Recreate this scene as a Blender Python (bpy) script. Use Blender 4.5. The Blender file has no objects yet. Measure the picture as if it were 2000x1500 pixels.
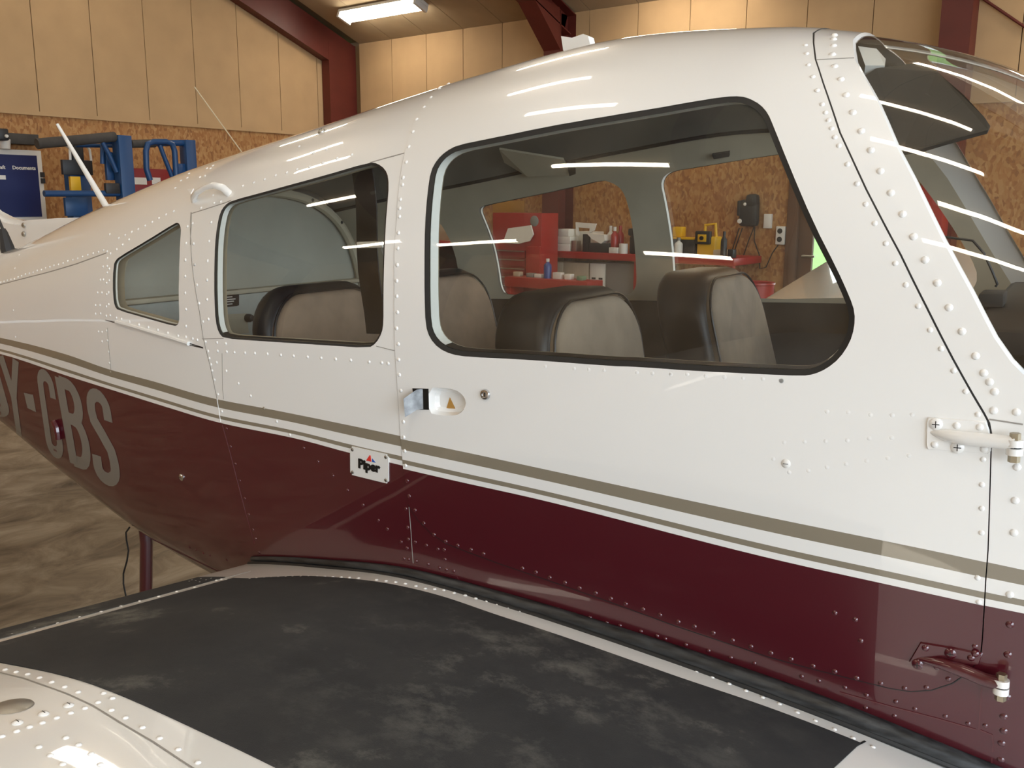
import bpy, bmesh, math, random
import numpy as np
from mathutils import Vector, Matrix
from mathutils.geometry import delaunay_2d_cdt
random.seed(4)
SC = bpy.context.scene
COL = SC.collection

# ------------------------------------------------------------------ camera, world, exposure
FPX = 1800.0                                   # focal length in pixels of the 2000 x 1500 frame


def frame_axes(yaw, pitch, roll):              # rows: right, down, forward
    f = np.array([-math.sin(yaw) * math.cos(pitch), math.cos(yaw) * math.cos(pitch), -math.sin(pitch)])
    r = np.cross(f, [0, 0, 1]); r /= np.linalg.norm(r)
    d = np.cross(f, r)
    c, s = math.cos(roll), math.sin(roll)
    return np.array([c * r + s * d, -s * r + c * d, f])


CW = np.array([0, 0, 1.55])                    # camera position, hangar frame
RW = frame_axes(math.radians(37.9), math.atan(354 / 1800), math.radians(-0.25))
CA = np.array([0.5775003627865636, -1.7453868835212727, 0.24215577271801372])   # camera in the aircraft's frame
RA = frame_axes(math.radians(31.50902603), math.radians(9.59752918), math.radians(1.73516477))
RAW = RW.T @ RA                                # aircraft axes -> hangar axes
OA = CW - RAW @ CA                             # aircraft origin in the hangar

cam = bpy.data.cameras.new('camera'); co = bpy.data.objects.new('camera', cam); COL.objects.link(co)
cam.sensor_width = 36; cam.lens = FPX / 2000 * 36; cam.clip_start = 0.05; cam.clip_end = 300
m = Matrix.Identity(4)
for i in range(3):
    m[i][0] = RW[0][i]; m[i][1] = -RW[1][i]; m[i][2] = -RW[2][i]; m[i][3] = CW[i]
co.matrix_world = m
SC.camera = co

world = bpy.data.worlds.new('overcast_sky'); SC.world = world; world.use_nodes = True
bg = world.node_tree.nodes['Background']; bg.inputs[0].default_value = (0.78, 0.89, 1.0, 1); bg.inputs[1].default_value = 7.0
vs = SC.view_settings
vs.view_transform = 'Standard'; vs.look = 'None'; vs.exposure = 0.20; vs.gamma = 1.0; vs.use_curve_mapping = False
LAMP_E = 24.0                                  # radiance of the fluorescent diffusers
LAMP_C = (1.0, 0.90, 0.74)
SC.cycles.use_denoising = True
SC.cycles.max_bounces = 8; SC.cycles.transparent_max_bounces = 16; SC.cycles.caustics_reflective = False
SC.cycles.sample_clamp_indirect = 6.0

# hangar measures
XG, YF, YN, XR = -9.63, 8.78, -7.4, 4.6        # left gable, far wall, near wall, right gable
EAVE, SLOPE = 3.58, 0.38
RIDGE = (YF + YN) / 2
def ceil_z(y): return EAVE + SLOPE * (YF - y) if y > RIDGE else EAVE + SLOPE * (y - YN)

# daylight portal of the wide-open hangar door (sampling aid only, gives off no light itself)
pl = bpy.data.lights.new('door_portal', 'AREA'); pl.shape = 'RECTANGLE'; pl.size = 12.5; pl.size_y = 4.0
pl.cycles.is_portal = True
po = bpy.data.objects.new('door_portal', pl); COL.objects.link(po); po.location = (XR + 0.05, RIDGE, 2.0)
po.rotation_euler = (math.radians(90), 0, math.radians(90))


# ------------------------------------------------------------------ helpers
def tag(o, label=None, cat=None, group=None, kind=None):
    if label: o['label'] = label
    if cat: o['category'] = cat
    if group: o['group'] = group
    if kind: o['kind'] = kind
    return o


def empty(name, loc=(0, 0, 0), rz=0, parent=None):
    o = bpy.data.objects.new(name, None); COL.objects.link(o); o.location = loc; o.rotation_euler = (0, 0, rz)
    o.empty_display_size = 0.1
    if parent: o.parent = parent
    return o


def link(name, me, mat=None, parent=None):
    o = bpy.data.objects.new(name, me); COL.objects.link(o)
    if mat and not me.materials: me.materials.append(mat)
    if parent: o.parent = parent
    return o


def mk(name, verts, faces, mat, parent=None, smooth=False, normals=None):
    me = bpy.data.meshes.new(name); me.from_pydata([tuple(map(float, v)) for v in verts], [], faces); me.update()
    if smooth: me.polygons.foreach_set('use_smooth', [True] * len(me.polygons))
    if normals is not None: me.normals_split_custom_set_from_vertices([tuple(map(float, n)) for n in normals])
    return link(name, me, mat, parent)


def from_bm(name, bm, mat, parent=None, smooth=False, angle=None):
    me = bpy.data.meshes.new(name); bmesh.ops.recalc_face_normals(bm, faces=bm.faces); bm.to_mesh(me); bm.free()
    if smooth:
        me.polygons.foreach_set('use_smooth', [True] * len(me.polygons))
        me.set_sharp_from_angle(angle=math.radians(angle or 40))
    return link(name, me, mat, parent)


def bm_box(bm, lo, hi, M=None):
    v = [Vector((x, y, z)) for x in (lo[0], hi[0]) for y in (lo[1], hi[1]) for z in (lo[2], hi[2])]
    if M: v = [M @ p for p in v]
    v = [bm.verts.new(p) for p in v]
    for f in ((0, 1, 3, 2), (4, 6, 7, 5), (0, 4, 5, 1), (2, 3, 7, 6), (0, 2, 6, 4), (1, 5, 7, 3)): bm.faces.new([v[i] for i in f])


def box(name, lo, hi, mat, parent=None, bev=0.0):
    bm = bmesh.new(); bm_box(bm, lo, hi)
    if bev: bmesh.ops.bevel(bm, geom=bm.edges[:], offset=bev, segments=2, affect='EDGES', profile=0.5)
    return from_bm(name, bm, mat, parent, smooth=bool(bev))


def bm_tube(bm, pts, r, n=10, cap=True, ry=None):
    pts = [Vector(p) for p in pts]; rings = []; up = None
    for i, p in enumerate(pts):
        d = (pts[min(i + 1, len(pts) - 1)] - pts[max(i - 1, 0)]).normalized()
        if up is None:
            up = Vector((0, 0, 1)) if abs(d.z) < 0.9 else Vector((0, 1, 0))
        a = d.cross(up).normalized(); b = a.cross(d).normalized(); up = b
        rr = r[i] if isinstance(r, (list, tuple)) else r
        rings.append([bm.verts.new(p + (a * math.cos(t) + b * math.sin(t) * (ry or 1)) * rr) for t in [2 * math.pi * k / n for k in range(n)]])
    for A, B in zip(rings, rings[1:]):
        for k in range(n): bm.faces.new((A[k], A[(k + 1) % n], B[(k + 1) % n], B[k]))
    if cap: bm.faces.new(rings[0][::-1]); bm.faces.new(rings[-1])


def tube(name, pts, r, mat, parent=None, n=10, ry=None):
    bm = bmesh.new(); bm_tube(bm, pts, r, n, ry=ry); return from_bm(name, bm, mat, parent, True)


def lathe(name, prof, mat, parent=None, n=16, loc=(0, 0, 0), axis='Z'):
    bm = bmesh.new(); rings = []
    for r, z in prof:
        if r < 1e-6: rings.append([bm.verts.new((0, 0, z))])
        else: rings.append([bm.verts.new((r * math.cos(2 * math.pi * k / n), r * math.sin(2 * math.pi * k / n), z)) for k in range(n)])
    for A, B in zip(rings, rings[1:]):
        for k in range(n):
            q = [A[k % len(A)], A[(k + 1) % len(A)], B[(k + 1) % len(B)], B[k % len(B)]]
            u = []
            for w in q:
                if w not in u: u.append(w)
            if len(u) > 2:
                try: bm.faces.new(u)
                except ValueError: pass
    if axis == 'Y': bmesh.ops.rotate(bm, verts=bm.verts, matrix=Matrix.Rotation(math.radians(90), 3, 'X'))
    if axis == 'X': bmesh.ops.rotate(bm, verts=bm.verts, matrix=Matrix.Rotation(math.radians(90), 3, 'Y'))
    bmesh.ops.translate(bm, verts=bm.verts, vec=loc)
    return from_bm(name, bm, mat, parent, True, 50)


def poly_prism(name, pts, thick, mat, parent=None):
    """closed 3-D polygon extruded along its normal"""
    pts = [Vector(p) for p in pts]; nrm = Vector((0, 0, 0))
    for a, b in zip(pts, pts[1:] + pts[:1]): nrm += a.cross(b)
    nrm.normalize()
    bm = bmesh.new(); A = [bm.verts.new(p) for p in pts]; B = [bm.verts.new(p + nrm * thick) for p in pts]
    bm.faces.new(A[::-1]); bm.faces.new(B)
    for i in range(len(A)): bm.faces.new((A[i], A[(i + 1) % len(A)], B[(i + 1) % len(A)], B[i]))
    return from_bm(name, bm, mat, parent)


def text_mesh(name, body, size, mat, parent, M, bold=0.0, align='CENTER', ext=0.0006, sx=1.0):
    cu = bpy.data.curves.new(name, 'FONT'); cu.body = body; cu.size = size; cu.align_x = align; cu.align_y = 'CENTER'
    cu.offset = bold; cu.extrude = ext; cu.resolution_u = 3
    t = bpy.data.objects.new(name, cu); COL.objects.link(t)
    bpy.context.view_layer.update()
    me = bpy.data.meshes.new_from_object(t.evaluated_get(bpy.context.evaluated_depsgraph_get()))
    bpy.data.objects.remove(t); me.materials.clear(); me.transform(M @ Matrix.Diagonal((sx, 1, 1, 1)))
    return link(name, me, mat, parent)


# ------------------------------------------------------------------ materials
def srgb(r, g, b):
    f = lambda c: c / 12.92 if c <= 0.04045 else ((c + 0.055) / 1.055) ** 2.4
    return (f(r / 255), f(g / 255), f(b / 255), 1)


def mat(name, col, rough=0.6, metal=0.0, coat=0.0, noise=0.0, nscale=30, bump=0.0, spec=0.5, stretch=(1, 1, 1)):
    m = bpy.data.materials.new(name); m.use_nodes = True; nt = m.node_tree; p = nt.nodes['Principled BSDF']
    if len(col) == 3: col = (*col, 1)
    p.inputs['Base Color'].default_value = col; p.inputs['Roughness'].default_value = rough; p.inputs['Metallic'].default_value = metal
    p.inputs['Coat Weight'].default_value = coat; p.inputs['Coat Roughness'].default_value = 0.02
    p.inputs['Specular IOR Level'].default_value = spec
    if noise or bump:
        tc = nt.nodes.new('ShaderNodeTexCoord'); mp = nt.nodes.new('ShaderNodeMapping'); mp.inputs['Scale'].default_value = stretch
        nz = nt.nodes.new('ShaderNodeTexNoise'); nz.inputs['Scale'].default_value = nscale; nz.inputs['Detail'].default_value = 6
        nt.links.new(tc.outputs['Object'], mp.inputs[0]); nt.links.new(mp.outputs[0], nz.inputs[0])
        if noise:
            rp = nt.nodes.new('ShaderNodeValToRGB'); e = rp.color_ramp.elements
            e[0].position = 0.3; e[1].position = 0.72
            e[0].color = tuple(c * (1 - noise) for c in col[:3]) + (1,); e[1].color = tuple(min(1, c * (1 + noise)) for c in col[:3]) + (1,)
            nt.links.new(nz.outputs[0], rp.inputs[0]); nt.links.new(rp.outputs[0], p.inputs['Base Color'])
        if bump:
            bp = nt.nodes.new('ShaderNodeBump'); bp.inputs['Strength'].default_value = bump; bp.inputs['Distance'].default_value = 0.004
            nt.links.new(nz.outputs[0], bp.inputs['Height']); nt.links.new(bp.outputs[0], p.inputs['Normal'])
    return m


def emit(name, col, e):
    m = bpy.data.materials.new(name); m.use_nodes = True; nt = m.node_tree; nt.nodes.clear()
    o = nt.nodes.new('ShaderNodeOutputMaterial'); b = nt.nodes.new('ShaderNodeEmission')
    b.inputs[0].default_value = (*col, 1); b.inputs[1].default_value = e; nt.links.new(b.outputs[0], o.inputs[0])
    return m


def glass_mat(name, tint, dust=0.05, ior=1.5, scale=14):
    m = bpy.data.materials.new(name); m.use_nodes = True; nt = m.node_tree; nt.nodes.clear()
    o = nt.nodes.new('ShaderNodeOutputMaterial'); tr = nt.nodes.new('ShaderNodeBsdfTransparent'); gl = nt.nodes.new('ShaderNodeBsdfGlossy')
    df = nt.nodes.new('ShaderNodeBsdfDiffuse'); fr = nt.nodes.new('ShaderNodeMath'); lw = nt.nodes.new('ShaderNodeLayerWeight'); pw_ = nt.nodes.new('ShaderNodeMath'); m1 = nt.nodes.new('ShaderNodeMixShader'); m2 = nt.nodes.new('ShaderNodeMixShader')
    tr.inputs[0].default_value = (*tint, 1); gl.inputs['Roughness'].default_value = 0.0
    # reflectance of a thin sheet, the same from either face
    lw.inputs[0].default_value = 0.5; pw_.operation = 'POWER'; pw_.inputs[1].default_value = 5; fr.operation = 'MULTIPLY_ADD'; fr.inputs[1].default_value = 0.93; fr.inputs[2].default_value = 0.075
    nt.links.new(lw.outputs['Facing'], pw_.inputs[0]); nt.links.new(pw_.outputs[0], fr.inputs[0])
    df.inputs[0].default_value = (0.62, 0.58, 0.5, 1)
    tc = nt.nodes.new('ShaderNodeTexCoord'); nz = nt.nodes.new('ShaderNodeTexNoise'); nz.inputs['Scale'].default_value = scale; nz.inputs['Detail'].default_value = 8
    mr = nt.nodes.new('ShaderNodeMapRange'); mr.inputs[1].default_value = 0.35; mr.inputs[2].default_value = 0.75; mr.inputs[3].default_value = dust * 0.4; mr.inputs[4].default_value = dust * 1.8
    nt.links.new(tc.outputs['Object'], nz.inputs[0]); nt.links.new(nz.outputs[0], mr.inputs[0])
    nt.links.new(mr.outputs[0], m1.inputs[0]); nt.links.new(tr.outputs[0], m1.inputs[1]); nt.links.new(df.outputs[0], m1.inputs[2])
    nt.links.new(fr.outputs[0], m2.inputs[0]); nt.links.new(m1.outputs[0], m2.inputs[1]); nt.links.new(gl.outputs[0], m2.inputs[2])
    nt.links.new(m2.outputs[0], o.inputs[0])
    return m


WHITE = (0.80, 0.785, 0.755, 1); MAROON = (0.066, 0.0036, 0.0085, 1); STRIPE = (0.235, 0.20, 0.145, 1)


def paint_mat(name):
    """gloss paint: white above, two gold-grey cheat lines, maroon below; 'paint' runs 0 at the upper line's top to 1 where the maroon begins"""
    m = mat(name, WHITE[:3], 0.32, coat=1.0); nt = m.node_tree; p = nt.nodes['Principled BSDF']
    a = nt.nodes.new('ShaderNodeAttribute'); a.attribute_name = 'paint'
    mr = nt.nodes.new('ShaderNodeMapRange'); mr.inputs[1].default_value = -0.5; mr.inputs[2].default_value = 1.5
    rp = nt.nodes.new('ShaderNodeValToRGB'); cr = rp.color_ramp; cr.interpolation = 'CONSTANT'
    cr.elements[0].position = 0; cr.elements[0].color = WHITE; cr.elements[1].position = 0.25; cr.elements[1].color = STRIPE
    for q, c in ((0.35, WHITE), (0.68, STRIPE), (0.83, WHITE), (1.0, MAROON)):
        e = cr.elements.new((q + 0.5) / 2); e.color = c
    nt.links.new(a.outputs['Fac'], mr.inputs[0]); nt.links.new(mr.outputs[0], rp.inputs[0]); nt.links.new(rp.outputs[0], p.inputs['Base Color'])
    # faint waviness of thin sheet metal
    tc = nt.nodes.new('ShaderNodeTexCoord'); nz = nt.nodes.new('ShaderNodeTexNoise'); nz.inputs['Scale'].default_value = 5.0; nz.inputs['Detail'].default_value = 1.5
    bp = nt.nodes.new('ShaderNodeBump'); bp.inputs['Strength'].default_value = 0.10; bp.inputs['Distance'].default_value = 0.01
    nt.links.new(tc.outputs['Object'], nz.inputs[0]); nt.links.new(nz.outputs[0], bp.inputs['Height']); nt.links.new(bp.outputs[0], p.inputs['Coat Normal'])
    return m


def osb_mat():
    m = mat('osb', (0.4, 0.25, 0.11), 0.75); nt = m.node_tree; p = nt.nodes['Principled BSDF']
    tc = nt.nodes.new('ShaderNodeTexCoord'); cols = []
    mp = nt.nodes.new('ShaderNodeMapping'); mp.inputs['Scale'].default_value = (3.0, 3.0, 1.7)
    nz = nt.nodes.new('ShaderNodeTexNoise'); nz.inputs['Scale'].default_value = 5; nz.inputs['Detail'].default_value = 3
    mx = nt.nodes.new('ShaderNodeMixRGB'); mx.inputs[0].default_value = 0.16
    vo = nt.nodes.new('ShaderNodeTexVoronoi'); vo.inputs['Scale'].default_value = 17
    nt.links.new(tc.outputs['Object'], mp.inputs[0]); nt.links.new(mp.outputs[0], nz.inputs[0]); nt.links.new(mp.outputs[0], mx.inputs[1]); nt.links.new(nz.outputs['Color'], mx.inputs[2])
    nt.links.new(mx.outputs[0], vo.inputs[0])
    rp = nt.nodes.new('ShaderNodeValToRGB'); cr = rp.color_ramp
    cr.elements[0].position = 0.0; cr.elements[0].color = srgb(146, 100, 60); cr.elements[1].position = 1.0; cr.elements[1].color = srgb(190, 146, 94)
    for q, c in ((0.12, srgb(158, 106, 60)), (0.45, srgb(174, 124, 74)), (0.75, srgb(182, 136, 84))):
        e = cr.elements.new(q); e.color = c
    sp = nt.nodes.new('ShaderNodeSeparateColor'); nt.links.new(vo.outputs['Color'], sp.inputs[0]); nt.links.new(sp.outputs[0], rp.inputs[0])
    n2 = nt.nodes.new('ShaderNodeTexNoise'); n2.inputs['Scale'].default_value = 1.1
    m2 = nt.nodes.new('ShaderNodeMixRGB'); m2.blend_type = 'MULTIPLY'; m2.inputs[0].default_value = 0.25
    nt.links.new(tc.outputs['Object'], n2.inputs[0]); nt.links.new(rp.outputs[0], m2.inputs[1]); nt.links.new(n2.outputs[0], m2.inputs[2])
    nt.links.new(m2.outputs[0], p.inputs['Base Color'])
    return m


def floor_mat():
    m = mat('concrete_floor', (0.3, 0.25, 0.2), 0.55); nt = m.node_tree; p = nt.nodes['Principled BSDF']
    tc = nt.nodes.new('ShaderNodeTexCoord'); mp = nt.nodes.new('ShaderNodeMapping'); mp.inputs['Scale'].default_value = (1.5, 1, 1); mp.inputs['Rotation'].default_value = (0, 0, 0.5)
    n1 = nt.nodes.new('ShaderNodeTexNoise'); n1.inputs['Scale'].default_value = 2.6; n1.inputs['Detail'].default_value = 9; n1.inputs['Roughness'].default_value = 0.68; n1.inputs['Distortion'].default_value = 0.8
    rp = nt.nodes.new('ShaderNodeValToRGB'); cr = rp.color_ramp
    cr.elements[0].position = 0.3; cr.elements[0].color = srgb(80, 69, 56); cr.elements[1].position = 0.72; cr.elements[1].color = srgb(170, 158, 140)
    e = cr.elements.new(0.5); e.color = srgb(132, 119, 101)
    nt.links.new(tc.outputs['Object'], mp.inputs[0]); nt.links.new(mp.outputs[0], n1.inputs[0]); nt.links.new(n1.outputs[0], rp.inputs[0]); nt.links.new(rp.outputs[0], p.inputs['Base Color'])
    return m


def walk_mat():
    """black non-skid walkway, worn and dusty"""
    m = mat('walkway_grit', (0.02, 0.021, 0.022), 0.75); nt = m.node_tree; p = nt.nodes['Principled BSDF']
    tc = nt.nodes.new('ShaderNodeTexCoord')
    n1 = nt.nodes.new('ShaderNodeTexNoise'); n1.inputs['Scale'].default_value = 5.0; n1.inputs['Detail'].default_value = 10; n1.inputs['Roughness'].default_value = 0.72
    rp = nt.nodes.new('ShaderNodeValToRGB'); cr = rp.color_ramp
    cr.elements[0].position = 0.3; cr.elements[0].color = (0.010, 0.010, 0.010, 1); cr.elements[1].position = 0.69; cr.elements[1].color = (0.12, 0.115, 0.10, 1)
    e = cr.elements.new(0.42); e.color = (0.015, 0.0155, 0.017, 1); e = cr.elements.new(0.58); e.color = (0.024, 0.024, 0.024, 1)
    # scuffed patch where feet step up to the door
    vd = nt.nodes.new('ShaderNodeVectorMath'); vd.operation = 'DISTANCE'; vd.inputs[1].default_value = (-.02, -.78, -.36)
    fm = nt.nodes.new('ShaderNodeMapRange'); fm.inputs[1].default_value = 0.42; fm.inputs[2].default_value = 0.05
    n3 = nt.nodes.new('ShaderNodeTexNoise'); n3.inputs['Scale'].default_value = 11; n3.inputs['Detail'].default_value = 12; n3.inputs['Roughness'].default_value = 0.75
    sm = nt.nodes.new('ShaderNodeMapRange'); sm.inputs[1].default_value = 0.5; sm.inputs[2].default_value = 0.72
    mu = nt.nodes.new('ShaderNodeMath'); mu.operation = 'MULTIPLY'; sx = nt.nodes.new('ShaderNodeMixRGB'); sx.inputs[2].default_value = (0.13, 0.125, 0.11, 1)
    nt.links.new(tc.outputs['Object'], vd.inputs[0]); nt.links.new(vd.outputs['Value'], fm.inputs[0]); nt.links.new(tc.outputs['Object'], n3.inputs[0]); nt.links.new(n3.outputs[0], sm.inputs[0])
    nt.links.new(fm.outputs[0], mu.inputs[0]); nt.links.new(sm.outputs[0], mu.inputs[1]); nt.links.new(mu.outputs[0], sx.inputs[0]); nt.links.new(rp.outputs[0], sx.inputs[1])
    n2 = nt.nodes.new('ShaderNodeTexNoise'); n2.inputs['Scale'].default_value = 900; n2.inputs['Detail'].default_value = 2
    bp = nt.nodes.new('ShaderNodeBump'); bp.inputs['Strength'].default_value = 0.6; bp.inputs['Distance'].default_value = 0.0008
    nt.links.new(tc.outputs['Object'], n1.inputs[0]); nt.links.new(n1.outputs[0], rp.inputs[0]); nt.links.new(sx.outputs[0], p.inputs['Base Color'])
    nt.links.new(tc.outputs['Object'], n2.inputs[0]); nt.links.new(n2.outputs[0], bp.inputs['Height']); nt.links.new(bp.outputs[0], p.inputs['Normal'])
    return m


M = dict(
    paint=paint_mat('aircraft_paint'), white=mat('white_gloss_paint', WHITE[:3], 0.32, coat=1.0), maroon=mat('maroon_gloss_paint', MAROON[:3], 0.3, coat=1.0),
    stripe=mat('gold_grey_paint', STRIPE[:3], 0.35, coat=1.0), letter=mat('grey_letter_paint', (0.19, 0.175, 0.155), 0.4, coat=0.6),
    seam=mat('seam_shadow_gap', (0.30, 0.28, 0.25), 0.6), seam_red=mat('seam_in_maroon', (0.10, 0.018, 0.022), 0.4, coat=0.5), rubber=mat('black_rubber', (0.012, 0.012, 0.012), 0.45),
    rubber_worn=mat('worn_black_rubber', (0.022, 0.023, 0.024), 0.4, noise=0.9, nscale=22, stretch=(1, 6, 6)),
    glass=glass_mat('cabin_acrylic', (0.88, 0.88, 0.84), 0.024), screen=glass_mat('windscreen_acrylic', (0.92, 0.92, 0.90), 0.015),
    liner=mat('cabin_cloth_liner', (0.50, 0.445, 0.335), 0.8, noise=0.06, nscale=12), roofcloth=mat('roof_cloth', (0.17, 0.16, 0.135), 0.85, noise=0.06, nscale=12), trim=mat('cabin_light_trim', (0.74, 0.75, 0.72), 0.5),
    dark=mat('dark_brown_vinyl', (0.022, 0.018, 0.015), 0.5, noise=0.3, nscale=9), black=mat('black_vinyl', (0.008, 0.008, 0.009), 0.42),
    tan=mat('tan_seat_cloth', (0.25, 0.175, 0.12), 0.85, noise=0.16, nscale=16, bump=0.2), taupe=mat('taupe_seat_cloth', (0.27, 0.215, 0.16), 0.85, noise=0.14, nscale=16, bump=0.2),
    steel=mat('polished_steel', (0.62, 0.62, 0.63), 0.22, 1.0), lever=mat('worn_steel', (0.36, 0.36, 0.36), 0.34, 1.0, noise=0.35, nscale=60), dull=mat('dull_metal', (0.45, 0.43, 0.39), 0.42, 1.0), brass=mat('worn_cadmium_bolt', (0.42, 0.36, 0.26), 0.4, 1.0),
    walk=walk_mat(), osb=osb_mat(), floor=floor_mat(), cream=mat('woodwool_board', srgb(184, 152, 112)[:3], 0.85, noise=0.07, nscale=3, bump=0.15),
    joint=mat('panel_joint', srgb(110, 84, 52)[:3], 0.8), ceil=mat('ceiling_board', srgb(168, 148, 118)[:3], 0.85, noise=0.08, nscale=3),
    oxide=mat('red_oxide_steel', srgb(92, 34, 26)[:3], 0.5, noise=0.1, nscale=5), concrete=mat('apron_concrete', (0.36, 0.36, 0.35), 0.8, noise=0.1, nscale=2),
    grass=mat('grass', srgb(100, 140, 58)[:3], 0.9, noise=0.2, nscale=3), wood=mat('brown_door_wood', srgb(96, 66, 46)[:3], 0.6, noise=0.1, nscale=6),
    clear=glass_mat('door_pane', (0.95, 0.97, 0.95), 0.0), blue=mat('blue_steel', srgb(30, 70, 116)[:3], 0.4), foam=mat('grey_pipe_foam', srgb(70, 66, 62)[:3], 0.9, noise=0.15, nscale=12),
    navy=mat('navy_board', srgb(14, 28, 84)[:3], 0.4), offwhite=mat('offwhite_plastic', (0.72, 0.70, 0.66), 0.5), paper=mat('paper', (0.78, 0.76, 0.70), 0.8),
    red=mat('red_enamel', srgb(160, 38, 34)[:3], 0.35), darkred=mat('dark_red_box', srgb(128, 18, 24)[:3], 0.4), yellow=mat('yellow_plastic', srgb(226, 176, 30)[:3], 0.45),
    carton=mat('carton', srgb(186, 172, 150)[:3], 0.8, noise=0.12, nscale=7), grey=mat('grey_plastic', srgb(128, 128, 126)[:3], 0.5), charcoal=mat('charcoal_plastic', (0.02, 0.02, 0.022), 0.45),
    ink=mat('black_ink', (0.006, 0.006, 0.006), 0.4), logo_red=mat('logo_red', srgb(214, 52, 42)[:3], 0.4), logo_blue=mat('logo_blue', srgb(30, 86, 170)[:3], 0.4),
    bluebottle=mat('blue_plastic', srgb(46, 70, 140)[:3], 0.35), green=mat('pale_green_print', srgb(120, 150, 120)[:3], 0.7), rust=mat('worn_gold_mark', srgb(176, 130, 60)[:3], 0.6),
    tube=emit('fluorescent_diffuser', LAMP_C, LAMP_E), tyre=mat('tyre_rubber', (0.015, 0.015, 0.015), 0.7),
)


# ------------------------------------------------------------------ the hangar shell
def ray_w(u, v): return RW.T @ np.array([(u - 1000) / FPX, (v - 750) / FPX, 1.0])
def at_y(u, v, y):                              # point of the far-wall plane (or one parallel to it)
    d = ray_w(u, v); return CW + d * (y - CW[1]) / d[1]
def at_x(u, v, x):
    d = ray_w(u, v); return CW + d * (x - CW[0]) / d[0]


ZOSB = float(at_x(294, 235, XG)[2])             # top of the particle-board dado
tag(box('floor', (XG - .1, YN - .1, -0.2), (XR, YF + .1, 0), M['floor']), 'stained brown concrete hangar floor', 'floor', kind='structure')
tag(box('ground_apron', (XR, -40, -0.25), (60, 40, -0.03), M['concrete']), 'grey concrete apron outside the hangar door', 'ground', kind='structure')
tag(box('ground_lawn', (-30, YF + .32, -0.3), (60, 70, -0.03), M['grass']), 'green lawn outside behind the far wall', 'ground', kind='structure')

# left gable: particle board below, upright boards above
DOORX = (float(at_y(1546, 500, YF)[0]), float(at_y(1546, 500, YF)[0]) + 1.0)                          # far-wall doorway
bm = bmesh.new(); bm_box(bm, (XG - .2, YN, 0), (XG - .02, YF, EAVE))
v = [bm.verts.new((x, y, z)) for x in (XG - .2, XG - .02) for y, z in ((YN, EAVE), (YF, EAVE), (RIDGE, ceil_z(RIDGE)))]
for f in ((0, 1, 2), (5, 4, 3)): bm.faces.new([v[i] for i in f])
wl = tag(from_bm('wall_left', bm, M['joint']), 'left gable wall with cream boards over particle board', 'wall', kind='structure')
box('particle_board', (XG - .02, YN, 0), (XG + .004, YF, ZOSB - .04), M['osb'], wl)
box('ledge_trim', (XG - .02, YN, ZOSB - .04), (XG + .022, YF, ZOSB), M['cream'], wl)
Y0 = float(at_x(57, 0, XG)[1]); PW = 0.6
k = -22
while Y0 + k * PW < YF - .1:
    ya, yb = Y0 + k * PW + .004, min(Y0 + (k + 1) * PW - .004, YF - .02)
    if ya > YN:
        za, zb = ceil_z(ya) - .02, ceil_z(yb) - .02
        bm = bmesh.new(); vv = []
        for x in (XG - .02, XG + .008):
            vv.append([bm.verts.new(p) for p in ((x, ya, ZOSB), (x, yb, ZOSB), (x, yb, zb), (x, ya, za))])
        bm.faces.new(vv[1]); bm.faces.new(vv[0][::-1])
        for i in range(4): bm.faces.new((vv[0][i], vv[0][(i + 1) % 4], vv[1][(i + 1) % 4], vv[1][i]))
        from_bm('panel', bm, M['cream'], wl)
    k += 1

# far eave wall with a doorway
bm = bmesh.new()
for lo, hi in (((XG, YF + .02, 0), (DOORX[0], YF + .2, EAVE + .15)), ((DOORX[1], YF + .02, 0), (XR, YF + .2, EAVE + .15)), ((DOORX[0], YF + .02, 2.12), (DOORX[1], YF + .2, EAVE + .15))): bm_box(bm, lo, hi)
wf = tag(from_bm('wall_far', bm, M['joint']), 'far side wall with cream boards over particle board', 'wall', kind='structure')
bm = bmesh.new()
for lo, hi in (((XG, YF - .004, 0), (DOORX[0], YF + .02, ZOSB - .04)), ((DOORX[1], YF - .004, 0), (XR, YF + .02, ZOSB - .04)), ((DOORX[0], YF - .004, 2.12), (DOORX[1], YF + .02, ZOSB - .04))): bm_box(bm, lo, hi)
from_bm('particle_board', bm, M['osb'], wf)
box('ledge_trim', (XG, YF - .022, ZOSB - .04), (XR, YF + .02, ZOSB), M['cream'], wf)
X0 = float(at_y(905, 56, YF)[0])
me = None
for k in range(-6, 22):
    xa = X0 + k * PW
    if xa < XG - .2 or xa > XR - .3: continue
    if me is None:
        o = box('panel', (.004, -.008, 0), (PW - .004, .02, EAVE - ZOSB), M['cream'], wf); me = o.data
    else: o = link('panel', me, None, wf)
    o.location = (xa, YF, ZOSB)
tag(box('wall_near', (XG, YN - .2, 0), (XR, YN, EAVE + .03), M['cream']), 'near side wall behind the camera', 'wall', kind='structure')
# right gable: only piers and a lintel stand beside the open hangar door
bm = bmesh.new()
bm_box(bm, (XR, YN - .2, 0), (XR + .2, RIDGE - 6.4, EAVE + .4)); bm_box(bm, (XR, RIDGE + 6.4, 0), (XR + .2, YF + .2, EAVE + .4))
vv = [[bm.verts.new((x, y, z)) for y, z in ((YN, EAVE), (RIDGE - 6.4, 4.0), (RIDGE + 6.4, 4.0), (YF, EAVE), (RIDGE, ceil_z(RIDGE)))] for x in (XR, XR + .2)]
bm.faces.new(vv[0]); bm.faces.new(vv[1][::-1])
for i in range(5): bm.faces.new((vv[0][i], vv[0][(i + 1) % 5], vv[1][(i + 1) % 5], vv[1][i]))
tag(from_bm('wall_right', bm, M['cream']), 'right gable wall around the open hangar door', 'wall', kind='structure')

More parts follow.
